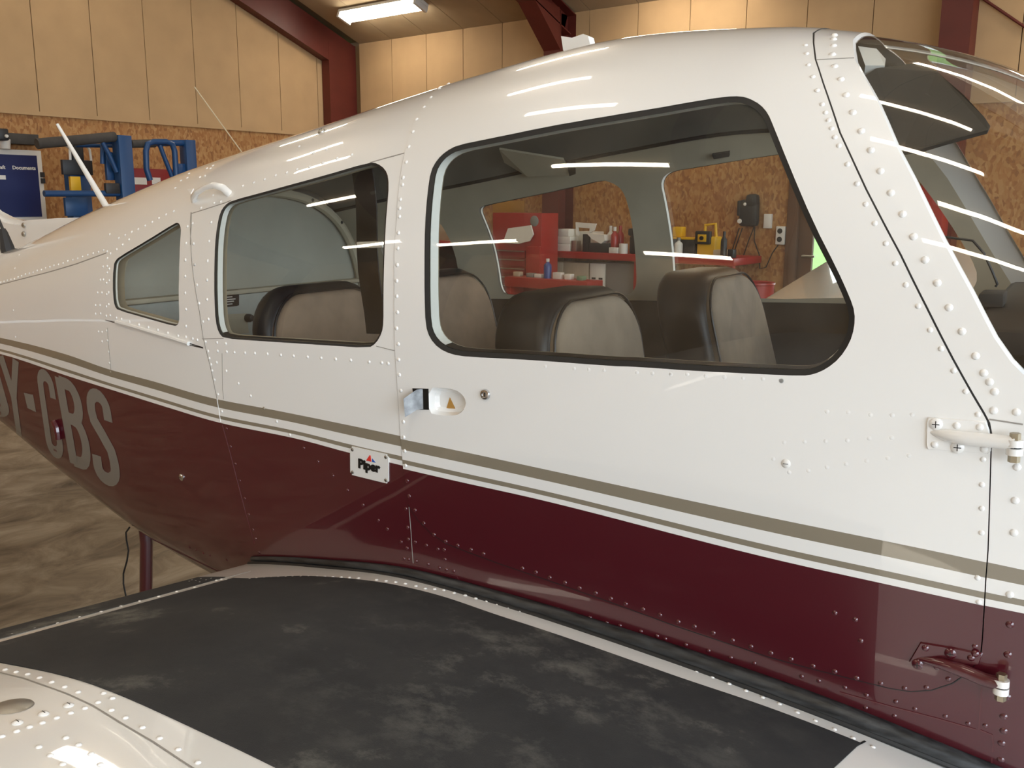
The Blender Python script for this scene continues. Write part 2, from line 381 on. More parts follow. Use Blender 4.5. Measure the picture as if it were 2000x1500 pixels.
# ceiling
bm = bmesh.new()
ys = [YN, RIDGE, YF]
lo = [[bm.verts.new((x, y, ceil_z(y) + .03)) for y in ys] for x in (XG - .2, XR + .2)]
hi = [[bm.verts.new((x, y, ceil_z(y) + .2)) for y in ys] for x in (XG - .2, XR + .2)]
for i in (0, 1):
    bm.faces.new((lo[0][i], lo[0][i + 1], lo[1][i + 1], lo[1][i])); bm.faces.new((hi[0][i], hi[1][i], hi[1][i + 1], hi[0][i + 1]))
    for a in (0, 1): bm.faces.new((lo[a][i], lo[a][i + 1], hi[a][i + 1], hi[a][i]))
for i in (0, 2): bm.faces.new((lo[0][i], lo[1][i], hi[1][i], hi[0][i]))
ce = tag(from_bm('ceiling', bm, M['joint']), 'pitched board ceiling of the hangar', 'ceiling', kind='structure')
ang = math.atan(SLOPE); seg = 2.4; me = None
for sgn, ye in ((1, YF), (-1, YN)):
    L = (abs(ye - RIDGE)) / math.cos(ang)
    for k in range(-6, 22):
        xa = X0 + k * PW
        if xa < XG - .3 or xa > XR - .3: continue
        off = 0.0 if k % 2 else -1.2
        s0 = off
        while s0 < L - .05:
            a, b = max(s0, 0) + .004, min(s0 + seg, L) - .004
            if abs(b - a - seg + .008) < 1e-3 and me is not None: o = link('ceiling_panel', me, None, ce)
            else:
                o = box('ceiling_panel', (.004, 0, 0), (PW - .004, b - a, .03), M['ceil'], ce)
                if abs(b - a - seg + .008) < 1e-3: me = o.data
            y = ye - sgn * a * math.cos(ang)
            if sgn > 0:
                o.matrix_local = Matrix.Translation((xa, y, ceil_z(y))) @ Matrix.Rotation(-ang, 4, 'X') @ Matrix.Diagonal((1, -1, 1, 1))
            else:
                o.matrix_local = Matrix.Translation((xa, y, ceil_z(y))) @ Matrix.Rotation(ang, 4, 'X')
            s0 += seg

# portal frames of red-oxide steel
def portal(n, x, depth, w, haunch, label):
    t = tag(empty('trim_%d' % n, (x, YF, 0)), label, 'steel frame', kind='structure')
    def ibeam(name, a, b, d, nrm, solid=not haunch):               # I-section between two points, depth d along nrm
        a, b, nrm = Vector(a), Vector(b), Vector(nrm); bm = bmesh.new(); X = Vector((1, 0, 0)); fl = .012
        for lo, hi, ww in (((0, d, w if name == 'column' else w * .97),) if solid else ((0, fl, w), (d - fl, d, w), (fl, d - fl, .012))):
            q = [bm.verts.new(p + nrm * h + X * s * ww / 2) for p in (a, b) for h in (lo, hi) for s in (-1, 1)]
            for f in ((0, 1, 3, 2), (4, 6, 7, 5), (0, 4, 5, 1), (2, 3, 7, 6), (0, 2, 6, 4), (1, 5, 7, 3)): bm.faces.new([q[i] for i in f])
        return from_bm(name, bm, M['oxide'], t)
    ibeam('column', (0, 0, 0), (0, 0, EAVE - .02), depth, (0, -1, 0))
    nr = Vector((0, -math.sin(ang), -math.cos(ang)))
    ibeam('rafter', (0, -.02, EAVE - .02), (0, RIDGE - YF, ceil_z(RIDGE) - .02), depth * .8, nr)
    ibeam('rafter', (0, YN - YF + .02, EAVE - .02), (0, RIDGE - YF, ceil_z(RIDGE) - .02), depth * .8, Vector((0, math.sin(ang), -math.cos(ang))))
    ibeam('column', (0, YN - YF, 0), (0, YN - YF, EAVE - .02), depth, (0, 1, 0))
    if haunch:
        bm = bmesh.new(); q = [(0, -depth, EAVE - haunch), (0, -depth - .02, EAVE + .0), (0, -depth - haunch * 1.25, EAVE + SLOPE * (depth + haunch * 1.25) - depth * .82)]
        A = [bm.verts.new((-w / 2, y, z)) for _, y, z in q]; B = [bm.verts.new((w / 2, y, z)) for _, y, z in q]
        bm.faces.new(A[::-1]); bm.faces.new(B)
        for i in range(3): bm.faces.new((A[i], A[(i + 1) % 3], B[(i + 1) % 3], B[i]))
        from_bm('haunch', bm, M['oxide'], t)
        tube('fixing_stub', [(w / 2, -.12, EAVE - .42), (w / 2 + .16, -.12, EAVE - .42)], .018, M['oxide'], t)
portal(1, XG + .09, .46, .14, 0, 'dark red steel frame against the left gable')
portal(2, float(at_y(1089, 60, YF - .2)[0]), .30, .22, .42, 'dark red steel frame with haunch behind the cabin roof')
portal(3, float(at_y(1872, 30, YF - .15)[0]), .22, .24, 0, 'dark red steel frame behind the windscreen')
portal(4, 2.0, .30, .22, .42, 'dark red steel frame nearest the hangar door')
tag(tube('bracing_rod', [tuple(at_y(1915, -6, YF - .03)), tuple(at_y(2080, 106, YF - .03))], .012, M['oxide']), 'thin diagonal bracing rod on the far wall by the windscreen', 'rod')

# doorway in the far wall: a half-glazed brown door
dr = tag(empty('door_1', (DOORX[0], YF, 0)), 'brown half-glazed door showing green lawn outside', 'door', kind='structure')
dw = DOORX[1] - DOORX[0]
for lo, hi in (((-.06, -.03, 0), (.05, .12, 2.16)), ((dw - .05, -.03, 0), (dw + .06, .12, 2.16)), ((-.06, -.03, 2.06), (dw + .06, .12, 2.16))): box('frame', lo, hi, M['wood'], dr, .006)
box('stile', (.05, .02, .02), (.19, .07, 2.06), M['wood'], dr, .006); box('stile', (dw - .19, .02, .02), (dw - .05, .07, 2.06), M['wood'], dr, .006)
box('rail', (.19, .02, .02), (dw - .19, .07, .80), M['wood'], dr, .006); box('rail', (.19, .02, 1.92), (dw - .19, .07, 2.06), M['wood'], dr, .006)
box('pane', (.19, .042, .80), (dw - .19, .048, 1.92), M['clear'], dr)
tube('handle', [(.12, .02, 1.06), (.12, -.04, 1.06), (.24, -.04, 1.06)], .012, M['dull'], dr)

# fluorescent fittings under the ceiling
def lamp(cx, cy, label):
    y0 = cy; t = tag(empty('ceiling_light', (cx, y0, ceil_z(y0) - .012)), label, 'ceiling light', 'fluorescent ceiling lights')
    t.rotation_euler = (-ang if y0 > RIDGE else ang, 0, 0)
    box('housing', (-.66, -.105, -.04), (.66, .105, .0), M['offwhite'], t, .008)
    bm = bmesh.new(); prof = [(-.10, -.04), (-.095, -.07), (-.06, -.092), (0, -.10), (.06, -.092), (.095, -.07), (.10, -.04)]
    A = [bm.verts.new((-.62, a, b)) for a, b in prof]; B = [bm.verts.new((.62, a, b)) for a, b in prof]
    bm.faces.new(A); bm.faces.new(B[::-1])
    for i in range(6): bm.faces.new((A[i], B[i], B[i + 1], A[i + 1]))
    from_bm('diffuser', bm, M['tube'], t)
    for s in (-1, 1): box('end_cap', (s * .64 - .022, -.104, -.102), (s * .64 + .022, .104, -.04), M['offwhite'], t, .006)
LAMPS = [(-8.30, 8.14, 'lit tube light at the ceiling edge above the cabin roof, left of the haunched frame'),
         (-4.5, 8.3, 'tube light at the far ceiling edge, second from the left gable'), (-.4, 8.3, 'tube light at the far ceiling edge, third from the left gable'),
         (3.4, 8.3, 'tube light at the far ceiling edge, nearest the hangar door'),
         (-8.2, 5.05, 'tube light in the second ceiling row, nearest the left gable'), (-7.6, 2.1, 'tube light in the third ceiling row, nearest the left gable'), (-7.6, .27, 'tube light in the fourth ceiling row, nearest the left gable'),
         (-4.4, 5.0, 'tube light in the second ceiling row, left of centre'), (-.1, 4.6, 'tube light in the second ceiling row, above the nose'),
         (-3.9, 2.1, 'tube light in the third ceiling row, over the tail cone'), (0.0, 1.5, 'tube light in the third ceiling row, over the windscreen'),
         (-3.5, 0.1, 'tube light in the fourth ceiling row, over the right wing root'), (.3, -.65, 'tube light in the fourth ceiling row, above the camera'),
         (-6.7, -2.6, 'tube light in the fifth ceiling row, nearest the left gable'), (-2.86, -2.56, 'tube light in the fifth ceiling row, at its middle'),
         (.9, -2.6, 'tube light in the fifth ceiling row, nearest the hangar door'), (-7.2, -5.95, 'tube light in the nearest ceiling row, by the left gable'),
         (-5.45, -6.37, 'tube light in the nearest ceiling row, left of its middle'), (-2.65, -7.0, 'tube light in the nearest ceiling row, right of its middle'),
         (.7, -4.5, 'tube light in the nearest ceiling row, by the hangar door')]
for a in LAMPS: lamp(*a)


# ------------------------------------------------------------------ the aircraft's lofted body
def pchip(X, Y):
    X = np.array(X, float); Y = np.array(Y, float); h = np.diff(X); d = np.diff(Y) / h
    m = np.zeros(len(X)); m[0] = d[0]; m[-1] = d[-1]
    for i in range(1, len(X) - 1):
        if d[i - 1] * d[i] > 0:
            w1 = 2 * h[i] + h[i - 1]; w2 = h[i] + 2 * h[i - 1]; m[i] = (w1 + w2) / (w1 / d[i - 1] + w2 / d[i])
    Xl, Yl, hl, ml = X.tolist(), Y.tolist(), h.tolist(), m.tolist(); import bisect
    def f(x):
        x = min(max(x, Xl[0]), Xl[-1]); i = min(max(bisect.bisect(Xl, x) - 1, 0), len(Xl) - 2); t = (x - Xl[i]) / hl[i]
        return (1 + 2 * t) * (1 - t) ** 2 * Yl[i] + t * (1 - t) ** 2 * hl[i] * ml[i] + t * t * (3 - 2 * t) * Yl[i + 1] + t * t * (t - 1) * hl[i] * ml[i + 1]
    return f


f_zt = pchip([-4.6, -3.2, -2.5, -2.0, -1.6, -1.2, -.8, -.4, -.1, .15, .3, .45, .6, .8, 1.0, 1.6, 2.1], [.03, .14, .188, .256, .347, .425, .481, .541, .571, .554, .525, .474, .386, .263, .185, .12, .03])
f_w = pchip([-4.6, -3.2, -2.4, -1.6, -1.2, -.8, -.3, .3, .6, 1.1, 1.6, 2.1], [.05, .235, .345, .445, .495, .53, .548, .552, .55, .52, .45, .34])
f_zb = pchip([-4.6, -3.2, -2.0, -1.2, -.6, 1.1, 2.1], [-.02, -.02, -.03, -.05, -.05, -.05, -.12])
f_zl = pchip([-4.6, -3.2, -2.0, -1.6, -1.2, -.9, -.5, 0, 1.1, 2.1], [-.06, -.10, -.263, -.407, -.53, -.58, -.6, -.6, -.58, -.42])
f_n = pchip([-4.6, -2.5, -1.2, -.6, 1.1], [2.1, 2.3, 2.8, 3.0, 3.0])


def surf(x, t):
    """t: -1 belly centre line, 0 widest line, 1 roof centre line, right-hand side (y < 0); t > 1 continues over the roof to the left side"""
    th = t * math.pi / 2; c, s = math.cos(th), math.sin(th)
    n = f_n(x) if t >= 0 else 4.5
    r = (abs(c) ** n + abs(s) ** n) ** (-1 / n)
    zb = f_zb(x)
    return np.array([x, -f_w(x) * r * c, zb + ((f_zt(x) - zb) if t >= 0 else (zb - f_zl(x))) * r * s])


def snorm(x, t):
    a = surf(x + 1e-3, t) - surf(x - 1e-3, t)
    t = max(min(t, 0.9995), -0.9995)
    b = surf(x, t + 5e-4) - surf(x, t - 5e-4)
    n = np.cross(a, b); return n / np.linalg.norm(n)


def proj(p):
    q = RA @ (p - CA); return np.array([1000 + FPX * q[0] / q[2], 750 + FPX * q[1] / q[2]])


_gx = np.linspace(-3.0, .95, 160); _gt = np.linspace(-.9, .98, 76)
_P = []; _I = []
for _x in _gx:
    for _t in _gt:
        p = surf(_x, _t)
        if snorm(_x, _t) @ (CA - p) > 0: _P.append(proj(p)); _I.append((_x, _t))
_P = np.array(_P); _I = np.array(_I)


def on_skin(u, v):
    """(x, t) of the fuselage surface point seen at a pixel of the photograph"""
    p = _I[np.argmin(((_P - (u, v)) ** 2).sum(1))].copy(); best = p.copy(); eb = 1e9
    for _ in range(25):
        q = proj(surf(*p)); e = q - (u, v); en = abs(e).max()
        if en < eb: eb = en; best = p.copy()
        if en < .05: break
        J = np.array([(proj(surf(p[0] + 1e-4, p[1])) - q) / 1e-4, (proj(surf(p[0], p[1] + 1e-4)) - q) / 1e-4]).T
        try: d = np.linalg.solve(J, -e)
        except np.linalg.LinAlgError: break
        p = p + d * min(1, .05 / max(abs(d).max(), 1e-9)); p[1] = min(max(p[1], -.98), .98); p[0] = min(max(p[0], -4.4), .98)
    return (float(best[0]), float(best[1]))


def skin3(u, v, off=0.0):
    x, t = on_skin(u, v); return surf(x, t) + snorm(x, t) * off


def odir(x, t):
    """outward direction used for linings: straight sideways at the windows, along the normal over the roof"""
    k = min(max((t - .55) / .3, 0), 1); k = k * k * (3 - 2 * k); n = snorm(x, t) * k + np.array([0, -1.0, 0]) * (1 - k); return n / np.linalg.norm(n)


TM = 0.93                                       # metres per unit of t, roughly
def resample(poly, step, closed=True):
    out = []; n = len(poly)
    for i in range(n if closed else n - 1):
        a, b = np.array(poly[i]), np.array(poly[(i + 1) % n]); L = math.hypot(b[0] - a[0], (b[1] - a[1]) * TM); k = max(1, int(L / step))
        for j in range(k): out.append(tuple(a + (b - a) * j / k))
    if not closed: out.append(tuple(poly[-1]))
    return out


def smooth_poly(poly, it=1):
    for _ in range(it):
        q = []
        for i in range(len(poly)):
            a, b = np.array(poly[i]), np.array(poly[(i + 1) % len(poly)]); q += [tuple(.75 * a + .25 * b), tuple(.25 * a + .75 * b)]
        poly = q
    return poly


def area(p): return sum(a[0] * b[1] - b[0] * a[1] for a, b in zip(p, p[1:] + p[:1])) / 2


def inset(poly, d):
    n = len(poly); s = 1 if area(poly) > 0 else -1; out = []
    P = [np.array((p[0], p[1] * TM)) for p in poly]
    for i in range(n):
        a = P[i] - P[i - 1]; b = P[(i + 1) % n] - P[i]; a = a / (np.linalg.norm(a) + 1e-12); b = b / (np.linalg.norm(b) + 1e-12)
        n1 = np.array((-a[1], a[0])) * s; n2 = np.array((-b[1], b[0])) * s; q = n1 + n2; q = q / (np.linalg.norm(q) + 1e-9)
        q = P[i] + q * d / max(.5, q @ n1); out.append((q[0], q[1] / TM))
    return out


def in_poly(P, poly):
    """vectorised even-odd test"""
    x, y = P[:, 0], P[:, 1]; res = np.zeros(len(P), bool); n = len(poly); j = n - 1
    for i in range(n):
        xi, yi = poly[i]; xj, yj = poly[j]
        c = ((yi > y) != (yj > y)) & (x < (xj - xi) * (y - yi) / ((yj - yi) if yj != yi else 1e-12) + xi); res ^= c; j = i
    return res


def near_poly(P, poly, d):
    res = np.zeros(len(P), bool)
    Q = P * (1, TM)
    for i in range(len(poly)):
        a = np.array(poly[i - 1]) * (1, TM); b = np.array(poly[i]) * (1, TM); ab = b - a; L = ab @ ab + 1e-12
        t = np.clip(((Q - a) @ ab) / L, 0, 1); res |= (((Q - a - t[:, None] * ab) ** 2).sum(1) < d * d)
    return res


# paint lines, fuselage and door apart (they do not quite meet at the door seam)
def line_from(px):
    q = sorted((surf(*on_skin(u, v)) for u, v in px), key=lambda p: p[0]); X = [p[0] for p in q]; Z = [p[2] for p in q]
    s0 = (Z[1] - Z[0]) / (X[1] - X[0]); s1 = (Z[-1] - Z[-3]) / (X[-1] - X[-3])
    return pchip([X[0] - 3] + X + [X[-1] + 1.6], [Z[0] - s0 * 1.2] + Z + [Z[-1] + s1 * 1.6])
TOP_F = line_from([(0, 659.5), (125, 691), (215, 722), (300, 745), (425, 780), (530, 800), (630, 820), (784, 852), (1040, 909), (1500, 1008), (1937, 1100), (1998, 1113)])
MAR_F = line_from([(0, 691), (125, 732), (220, 762), (325, 795), (435, 827), (580, 857), (685, 885), (785, 909), (1040, 970), (1548, 1099), (1924, 1183), (1998, 1198)])
TOP_D = line_from([(0, 659.5), (425, 782), (785, 857.5), (900, 881), (1040, 911), (1500, 1009.5), (1830, 1077), (1937, 1100)])
MAR_D = line_from([(0, 691), (435, 829), (787, 915), (900, 941), (1040, 972), (1548, 1100), (1729, 1140), (1924, 1183)])
def paint_val(p, door=False):
    a, b = (TOP_D, MAR_D) if door else (TOP_F, MAR_F); za, zb = a(p[0]), b(p[0]); return (za - p[2]) / max(za - zb, .012)


def patch(name, outer, holes, mat_, parent, step=.03, off=0.0, side=1, paint=None, extra=None, flip=False, sideways=False):
    """triangulated piece of the body surface bounded by outlines in (x, t)"""
    pts = []; edges = []
    for poly in [outer] + holes:
        b = len(pts); pts += [(p[0], p[1]) for p in poly]; n = len(poly); edges += [(b + i, b + (i + 1) % n) for i in range(n)]
    xs = [p[0] for p in outer]; ts = [p[1] for p in outer]
    if extra is not None: gx, gt = extra
    else: gx = np.arange(min(xs), max(xs) + step, step); gt = np.arange(min(ts), max(ts) + step / TM, step / TM)
    G = np.array([(a, b) for a in gx for b in gt])
    ok = in_poly(G, outer) & ~near_poly(G, outer, step * .45)
    for h in holes: ok &= ~in_poly(G, h) & ~near_poly(G, h, step * .45)
    pts += [tuple(g) for g in G[ok]]
    V, E, F, *_ = delaunay_2d_cdt([Vector((p[0], p[1] * TM)) for p in pts], edges, [], 0, 1e-7)
    V = np.array([(v.x, v.y / TM) for v in V]); F = np.array([list(f) for f in F])
    C = V[F].mean(1); keep = in_poly(C, outer)
    for h in holes: keep &= ~in_poly(C, h)
    F = F[keep]
    # t of the mapped points; consistent winding outwards
    P3 = []; N3 = []
    for x, t in V:
        p = surf(x, t); n = snorm(x, t); p = p + (odir(x, t) if sideways else n) * off
        if side < 0: p = p * (1, -1, 1); n = n * (1, -1, 1)
        P3.append(p); N3.append(n)
    P3 = np.array(P3); N3 = np.array(N3); faces = []
    for f in F:
        fn = np.cross(P3[f[1]] - P3[f[0]], P3[f[2]] - P3[f[0]])
        faces.append(tuple(int(i) for i in (f if fn @ N3[f[0]] > 0 else f[::-1])))
    if flip: faces = [f[::-1] for f in faces]; N3 = -N3
    o = mk(name, P3, faces, mat_, parent, True, N3)
    if paint is not None:
        at = o.data.attributes.new('paint', 'FLOAT', 'POINT'); at.data.foreach_set('value', [float(np.clip(paint_val(p, paint), -4, 6)) for p in P3])
    return o


def ring(name, pa, oa, pb, ob, mat_, parent, side=1, sideways=False):
    """strip joining outline pa at offset oa to outline pb at offset ob (same number of points)"""
    V = []
    for poly, of in ((pa, oa), (pb, ob)):
        for x, t in poly:
            p = surf(x, t) + (odir(x, t) if sideways else snorm(x, t)) * of
            V.append(p if side > 0 else p * (1, -1, 1))
    n = len(pa); return mk(name, V, [(i, (i + 1) % n, n + (i + 1) % n, n + i) for i in range(n)], mat_, parent, True)


def ribbon(name, px, w, mat_, parent, off=.0006, step=.02, params=None):
    """thin raised line following the skin through pixels of the photograph"""
    q = resample(params or [on_skin(*p) for p in px], step, False); V = []
    for i, (x, t) in enumerate(q):
        a = surf(*q[max(i - 1, 0)]); b = surf(*q[min(i + 1, len(q) - 1)]); n = snorm(x, t); d = b - a; d /= np.linalg.norm(d) + 1e-9; s = np.cross(n, d)
        p = surf(x, t); V += [p - s * w / 2 - n * .001, p - s * w / 2 + n * off, p + s * w / 2 + n * off, p + s * w / 2 - n * .001]
    F = []
    for i in range(len(q) - 1):
        b = 4 * i
        for k in range(3): F.append((b + k, b + k + 1, b + 5 + k, b + 4 + k))
    return mk(name, V, F, mat_, parent)


AC = empty('light_aircraft')
mm = Matrix.Identity(4)
for i in range(3):
    for j in range(3): mm[i][j] = RAW[i][j]
    mm[i][3] = OA[i]
AC.matrix_world = mm
tag(AC, 'white and maroon four-seat low-wing light aircraft filling the hangar', 'aircraft')

DOORWIN = [(830, 515), (831, 440), (836, 377), (842, 335), (855, 312), (872, 296), (895, 284), (955, 272), (1030, 257), (1155, 234), (1280, 213), (1340, 202), (1415, 190), (1447, 189), (1465, 194), (1485, 205), (1500, 222), (1510, 245), (1540, 320), (1590, 437), (1635, 525), (1660, 580), (1670, 610), (1669, 640), (1660, 670), (1640, 700), (1615, 720), (1590, 731), (1567, 734), (1490, 731), (1365, 725), (1240, 716), (1195, 715), (1020, 702), (915, 697), (882, 692), (857, 680), (840, 660), (832, 635), (830, 575)]
WIN2 = [(419, 517), (420, 480), (424, 442), (430, 415), (439, 401), (452, 392), (530, 371), (630, 344), (722, 317), (737, 319), (752, 330), (759, 347), (759, 380), (752, 480), (749, 580), (749, 630), (746, 650), (735, 670), (720, 680), (630, 674), (505, 666), (437, 661), (427, 650), (421, 627), (419, 585)]
WIN3 = [(221, 580), (222, 518), (225, 510), (232, 502), (290, 468), (342, 435.5), (348, 435), (352, 440), (354, 452), (351, 520), (350, 610), (350, 626), (347, 635), (340, 637), (290, 623), (230, 606), (224, 598)]
DOOR = [(797, 985), (790, 945), (787, 915), (782, 855), (775, 747), (771, 685), (769.5, 560), (770, 480), (774, 430), (780, 355), (790, 298), (796, 274), (808, 236), (826, 205), (846, 181), (862, 169)]
DOORF = [(1589, 66), (1589, 84), (1593, 117), (1608, 163), (1641, 260), (1692, 370), (1760, 499), (1813, 606), (1862, 702), (1900, 770), (1922, 807), (1930, 822), (1936, 845), (1937, 875), (1935, 950), (1931, 1075), (1927, 1127), (1924, 1180), (1920, 1247), (1916, 1284), (1907, 1297), (1887, 1317), (1860, 1335), (1820, 1348), (1780, 1351), (1740, 1345), (1687, 1332), (1580, 1305), (1500, 1283), (1410, 1253), (1320, 1223), (1200, 1179), (1080, 1137), (972, 1100), (910, 1077), (872, 1062), (842, 1042), (817, 1017), (805, 1000)]
SCREEN = [(1666, 78), (1666, 91), (1670, 117), (1683, 142), (1714, 198), (1751, 286), (1784, 350), (1840, 467), (1896, 571), (1941, 659), (1973, 705), (1998, 731)]
S = on_skin
p_dw = resample(smooth_poly([S(*p) for p in DOORWIN]), .02); p_w2 = resample(smooth_poly([S(*p) for p in WIN2]), .02); p_w3 = resample(smooth_poly([S(*p) for p in WIN3]), .02)
da = [S(*p) for p in DOOR]; db = [S(*p) for p in DOORF]
TOPD = .86
p_door = resample(da + [(da[-1][0] - .02, TOPD), (db[0][0] - .005, TOPD)] + db, .025)
sc = [S(*p) for p in SCREEN]
sx0 = sc[0][0]
tail = [sc[-1], (sc[-1][0] + .06, sc[-1][1] - .004), (sc[-1][0] + .14, sc[-1][1] + .04), (.76, .20), (.84, .40), (.90, .65), (.94, .999)]
for _ in range(3):
    tail = [tail[0]] + [tuple(np.array(a) * (1 - k) + np.array(b) * k) for a, b in zip(tail, tail[1:]) for k in (.25, .75)] + [tail[-1]]
p_scr = resample([(sx0 - .012, .999), (sx0 - .008, .93)] + sc[:-1] + tail, .025)

# the left side has no door: its front window reaches on to the windscreen post
def tz(x, z):
    a, b = -.95, .95
    for _ in range(40):
        c = (a + b) / 2
        if surf(x, c)[2] < z: a = c
        else: b = c
    return a
p_fw = [p for p in smooth_poly([S(*p) for p in DOORWIN]) if p[0] < .02]
_k = max(range(len(p_fw)), key=lambda i: math.hypot(p_fw[i][0] - p_fw[i - 1][0], p_fw[i][1] - p_fw[i - 1][1])); p_fw = p_fw[_k:] + p_fw[:_k]
_fr = smooth_poly([(x, tz(x, z)) for x, z in ((.06, .415), (.15, .415), (.215, .40), (.27, .335), (.335, .24), (.385, .155), (.405, .105), (.39, .066), (.36, .052), (.2, .050))])[:-2]
if p_fw[0][1] > p_fw[-1][1]: _fr = _fr[::-1]
p_fw = resample(p_fw + _fr, .02)

# outer skin, right side with openings; left side mirrored without the door
gx = np.concatenate([np.arange(-4.5, -1.6, .09), np.arange(-1.6, 1.0, .03), np.arange(1.0, 2.11, .1)]); gt = np.concatenate([np.arange(-1, .985, .033), [.992]])
rect = resample([(-4.55, -.999), (2.1, -.999), (2.1, .9995), (-4.55, .9995)], .06)
skin = patch('fuselage_skin', rect, [p_door, p_w2, p_w3, p_scr], M['paint'], AC, .03, 0, 1, False, (gx, gt)); skin['label'] = 'white fuselage skin with gold-grey stripes over maroon'
skin_l = patch('fuselage_skin', rect, [p_fw, p_w2, p_w3, p_scr], M['paint'], AC, .03, 0, -1, False, (gx, gt)); skin_l['label'] = 'left half of the fuselage skin'
tip = [surf(2.1, t) for t in np.linspace(-1, .999, 24)]; mk('nose_bowl', tip + [p * (1, -1, 1) for p in tip[::-1]], [tuple(range(48))], M['white'], AC)
HANDLE = [(838, 757), (870, 757), (890, 761), (904, 770), (911, 783), (909, 797), (899, 808), (885, 812), (860, 811), (838, 806)]
p_hd = resample(smooth_poly([S(*p) for p in HANDLE]), .006)
door = patch('cabin_door', inset(p_door, .0013), [p_dw, p_hd], M['paint'], AC, .03, .0012, 1, True); door['label'] = 'white cabin door with striped maroon lower part'
ring('door_edge', inset(p_door, .0013), .0012, inset(p_door, .0013), -.02, M['rubber'], door)
jam = patch('door_jamb', inset(p_door, -.02), [inset(p_door, .02)], M['rubber'], AC, .03, -.02, 1)

# panes, seals and reveals
SZ = .043
for nm, poly, w, sides, host in (('door_window', p_dw, .0075, (1,), door), ('left_front_window', p_fw, .006, (-1,), AC), ('rear_window', p_w2, .004, (1, -1), AC), ('quarter_window', p_w3, .003, (1, -1), AC)):
    for sd in sides:
        par = host if sd > 0 else AC; dep = {'door_window': .024, 'left_front_window': .024, 'rear_window': .016, 'quarter_window': .008}[nm]
        pane = patch(nm + '_pane', inset(poly, w * .5), [], M['glass'], par, .05, -.004, sd)
        ring('window_seal', poly, .0005 if (sd > 0 and nm == 'door_window') else 0, inset(poly, w), -.002, M['rubber'], pane if par is AC else par, sd)
        ring('window_reveal', inset(poly, w), -.005, inset(poly, w + .002), -dep, M['trim'], pane if par is AC else par, sd, True)
        rv = bpy.data.objects[-1] if False else COL.objects[-1]; rv.data.materials.append(M['dark'])
        for f_ in rv.data.polygons:
            if f_.center.z < SZ + .02 and nm != 'quarter_window': f_.material_index = 1
for sd in (1, -1):
    pass
V3 = []
wind_r = patch('windscreen_pane', inset(p_scr, .002), [], M['screen'], AC, .04, -.004, 1); wind_l = patch('windscreen_pane', inset(p_scr, .002), [], M['screen'], AC, .04, -.004, -1)
# bright rolled edge of the windscreen frame
ring('windscreen_lip', p_scr, 0, inset(p_scr, .005), -.005, M['white'], skin, 1); ring('windscreen_lip', p_scr, 0, inset(p_scr, .005), -.005, M['white'], skin_l, -1)
# glass carries on over the roof line so the two halves meet

# cabin lining: cloth above the sill, dark vinyl below
XB = -1.30
SILLT = S(915, 700)[1]
def t_at(x, z):
    a, b = -.95, .95
    for _ in range(30):
        c = (a + b) / 2
        if surf(x, c)[2] < z: a = c
        else: b = c
    return a
up = [(x, t_at(x, SZ)) for x in np.arange(XB, .58, .06)]
TR = max(p[1] for p in p_fw + p_dw) + .022
lin_o = resample(up + [(.50, .10), (.33, .40), (.26, TR), (XB, TR)], .03)
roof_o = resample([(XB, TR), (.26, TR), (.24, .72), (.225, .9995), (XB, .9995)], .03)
low_o = resample([(XB, -.45), (-.95, -.6), (.62, -.6), (.62, t_at(.62, SZ))] + up[::-1], .03)
for sd in (1, -1):
    patch('window_lining', lin_o, [inset(p_dw, .0095) if sd > 0 else inset(p_fw, .008), inset(p_w2, .006), inset(p_w3, .005)], M['liner'], AC, .04, -.026, sd, flip=True, sideways=True)
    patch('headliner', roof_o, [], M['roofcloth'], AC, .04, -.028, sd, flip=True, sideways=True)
    tube('headliner_welt', [tuple((surf(x, TR) - odir(x, TR) * .030) * (1, sd, 1)) for x in np.arange(XB, .28, .05)], .005, M['dark'], AC, 6)
    patch('side_trim_panel', low_o, [], M['dark'], AC, .05, -.028, sd, flip=True, sideways=True)
# rear bulkhead and hat shelf
def section(x, off, t0, t1, n=26):
    r = [surf(x, t) + snorm(x, t) * off for t in np.linspace(t0, t1, n)]; return r + [p * (1, -1, 1) for p in r[::-1]]
s = section(XB, -.036, -.45, .995); bulk = mk('rear_bulkhead', s, [tuple(range(len(s)))], mat('bulkhead_cloth', (0.40, 0.39, 0.33), .85, noise=.05, nscale=8), AC)
arch = [surf(XB + .01, t) + snorm(XB + .01, t) * -.052 for t in np.linspace(-.1, .999, 30)]
for sd in (1, -1):
    tube('bulkhead_arch_trim', [tuple(p * (1, sd, 1)) for p in arch], .013, M['liner'], bulk, 8)
    for k in (6, 11, 16, 21): lathe('trim_screw', [(0, .003), (.004, .002), (.005, 0)], M['charcoal'], bulk, 8, tuple(arch[k] * (1, sd, 1) + (.013, 0, 0)), 'X')
SH = .095
box('baggage_panel', (XB + .004, -.40, -.3), (XB + .03, .40, SH), mat('baggage_panel_grey', (0.44, 0.46, 0.42), .6, noise=.05), bulk, .004)
box('shelf_edge', (XB + .004, -.42, SH), (XB + .045, .42, SH + .012), M['liner'], bulk, .004)
def at_xa(u, v, x):
    d = RA.T @ np.array([(u - 1000) / FPX, (v - 750) / FPX, 1.0]); return CA + d * (x - CA[0]) / d[0]
def at_ya(u, v, y):
    d = RA.T @ np.array([(u - 1000) / FPX, (v - 750) / FPX, 1.0]); return CA + d * (y - CA[1]) / d[1]
xp = XB + .031
q = [at_xa(u, v, xp) for u, v in ((427, 568), (465, 565), (467, 571), (467, 596), (462, 598), (428, 601))]
plc = poly_prism('placard', q, .003, M['ink'], bulk)
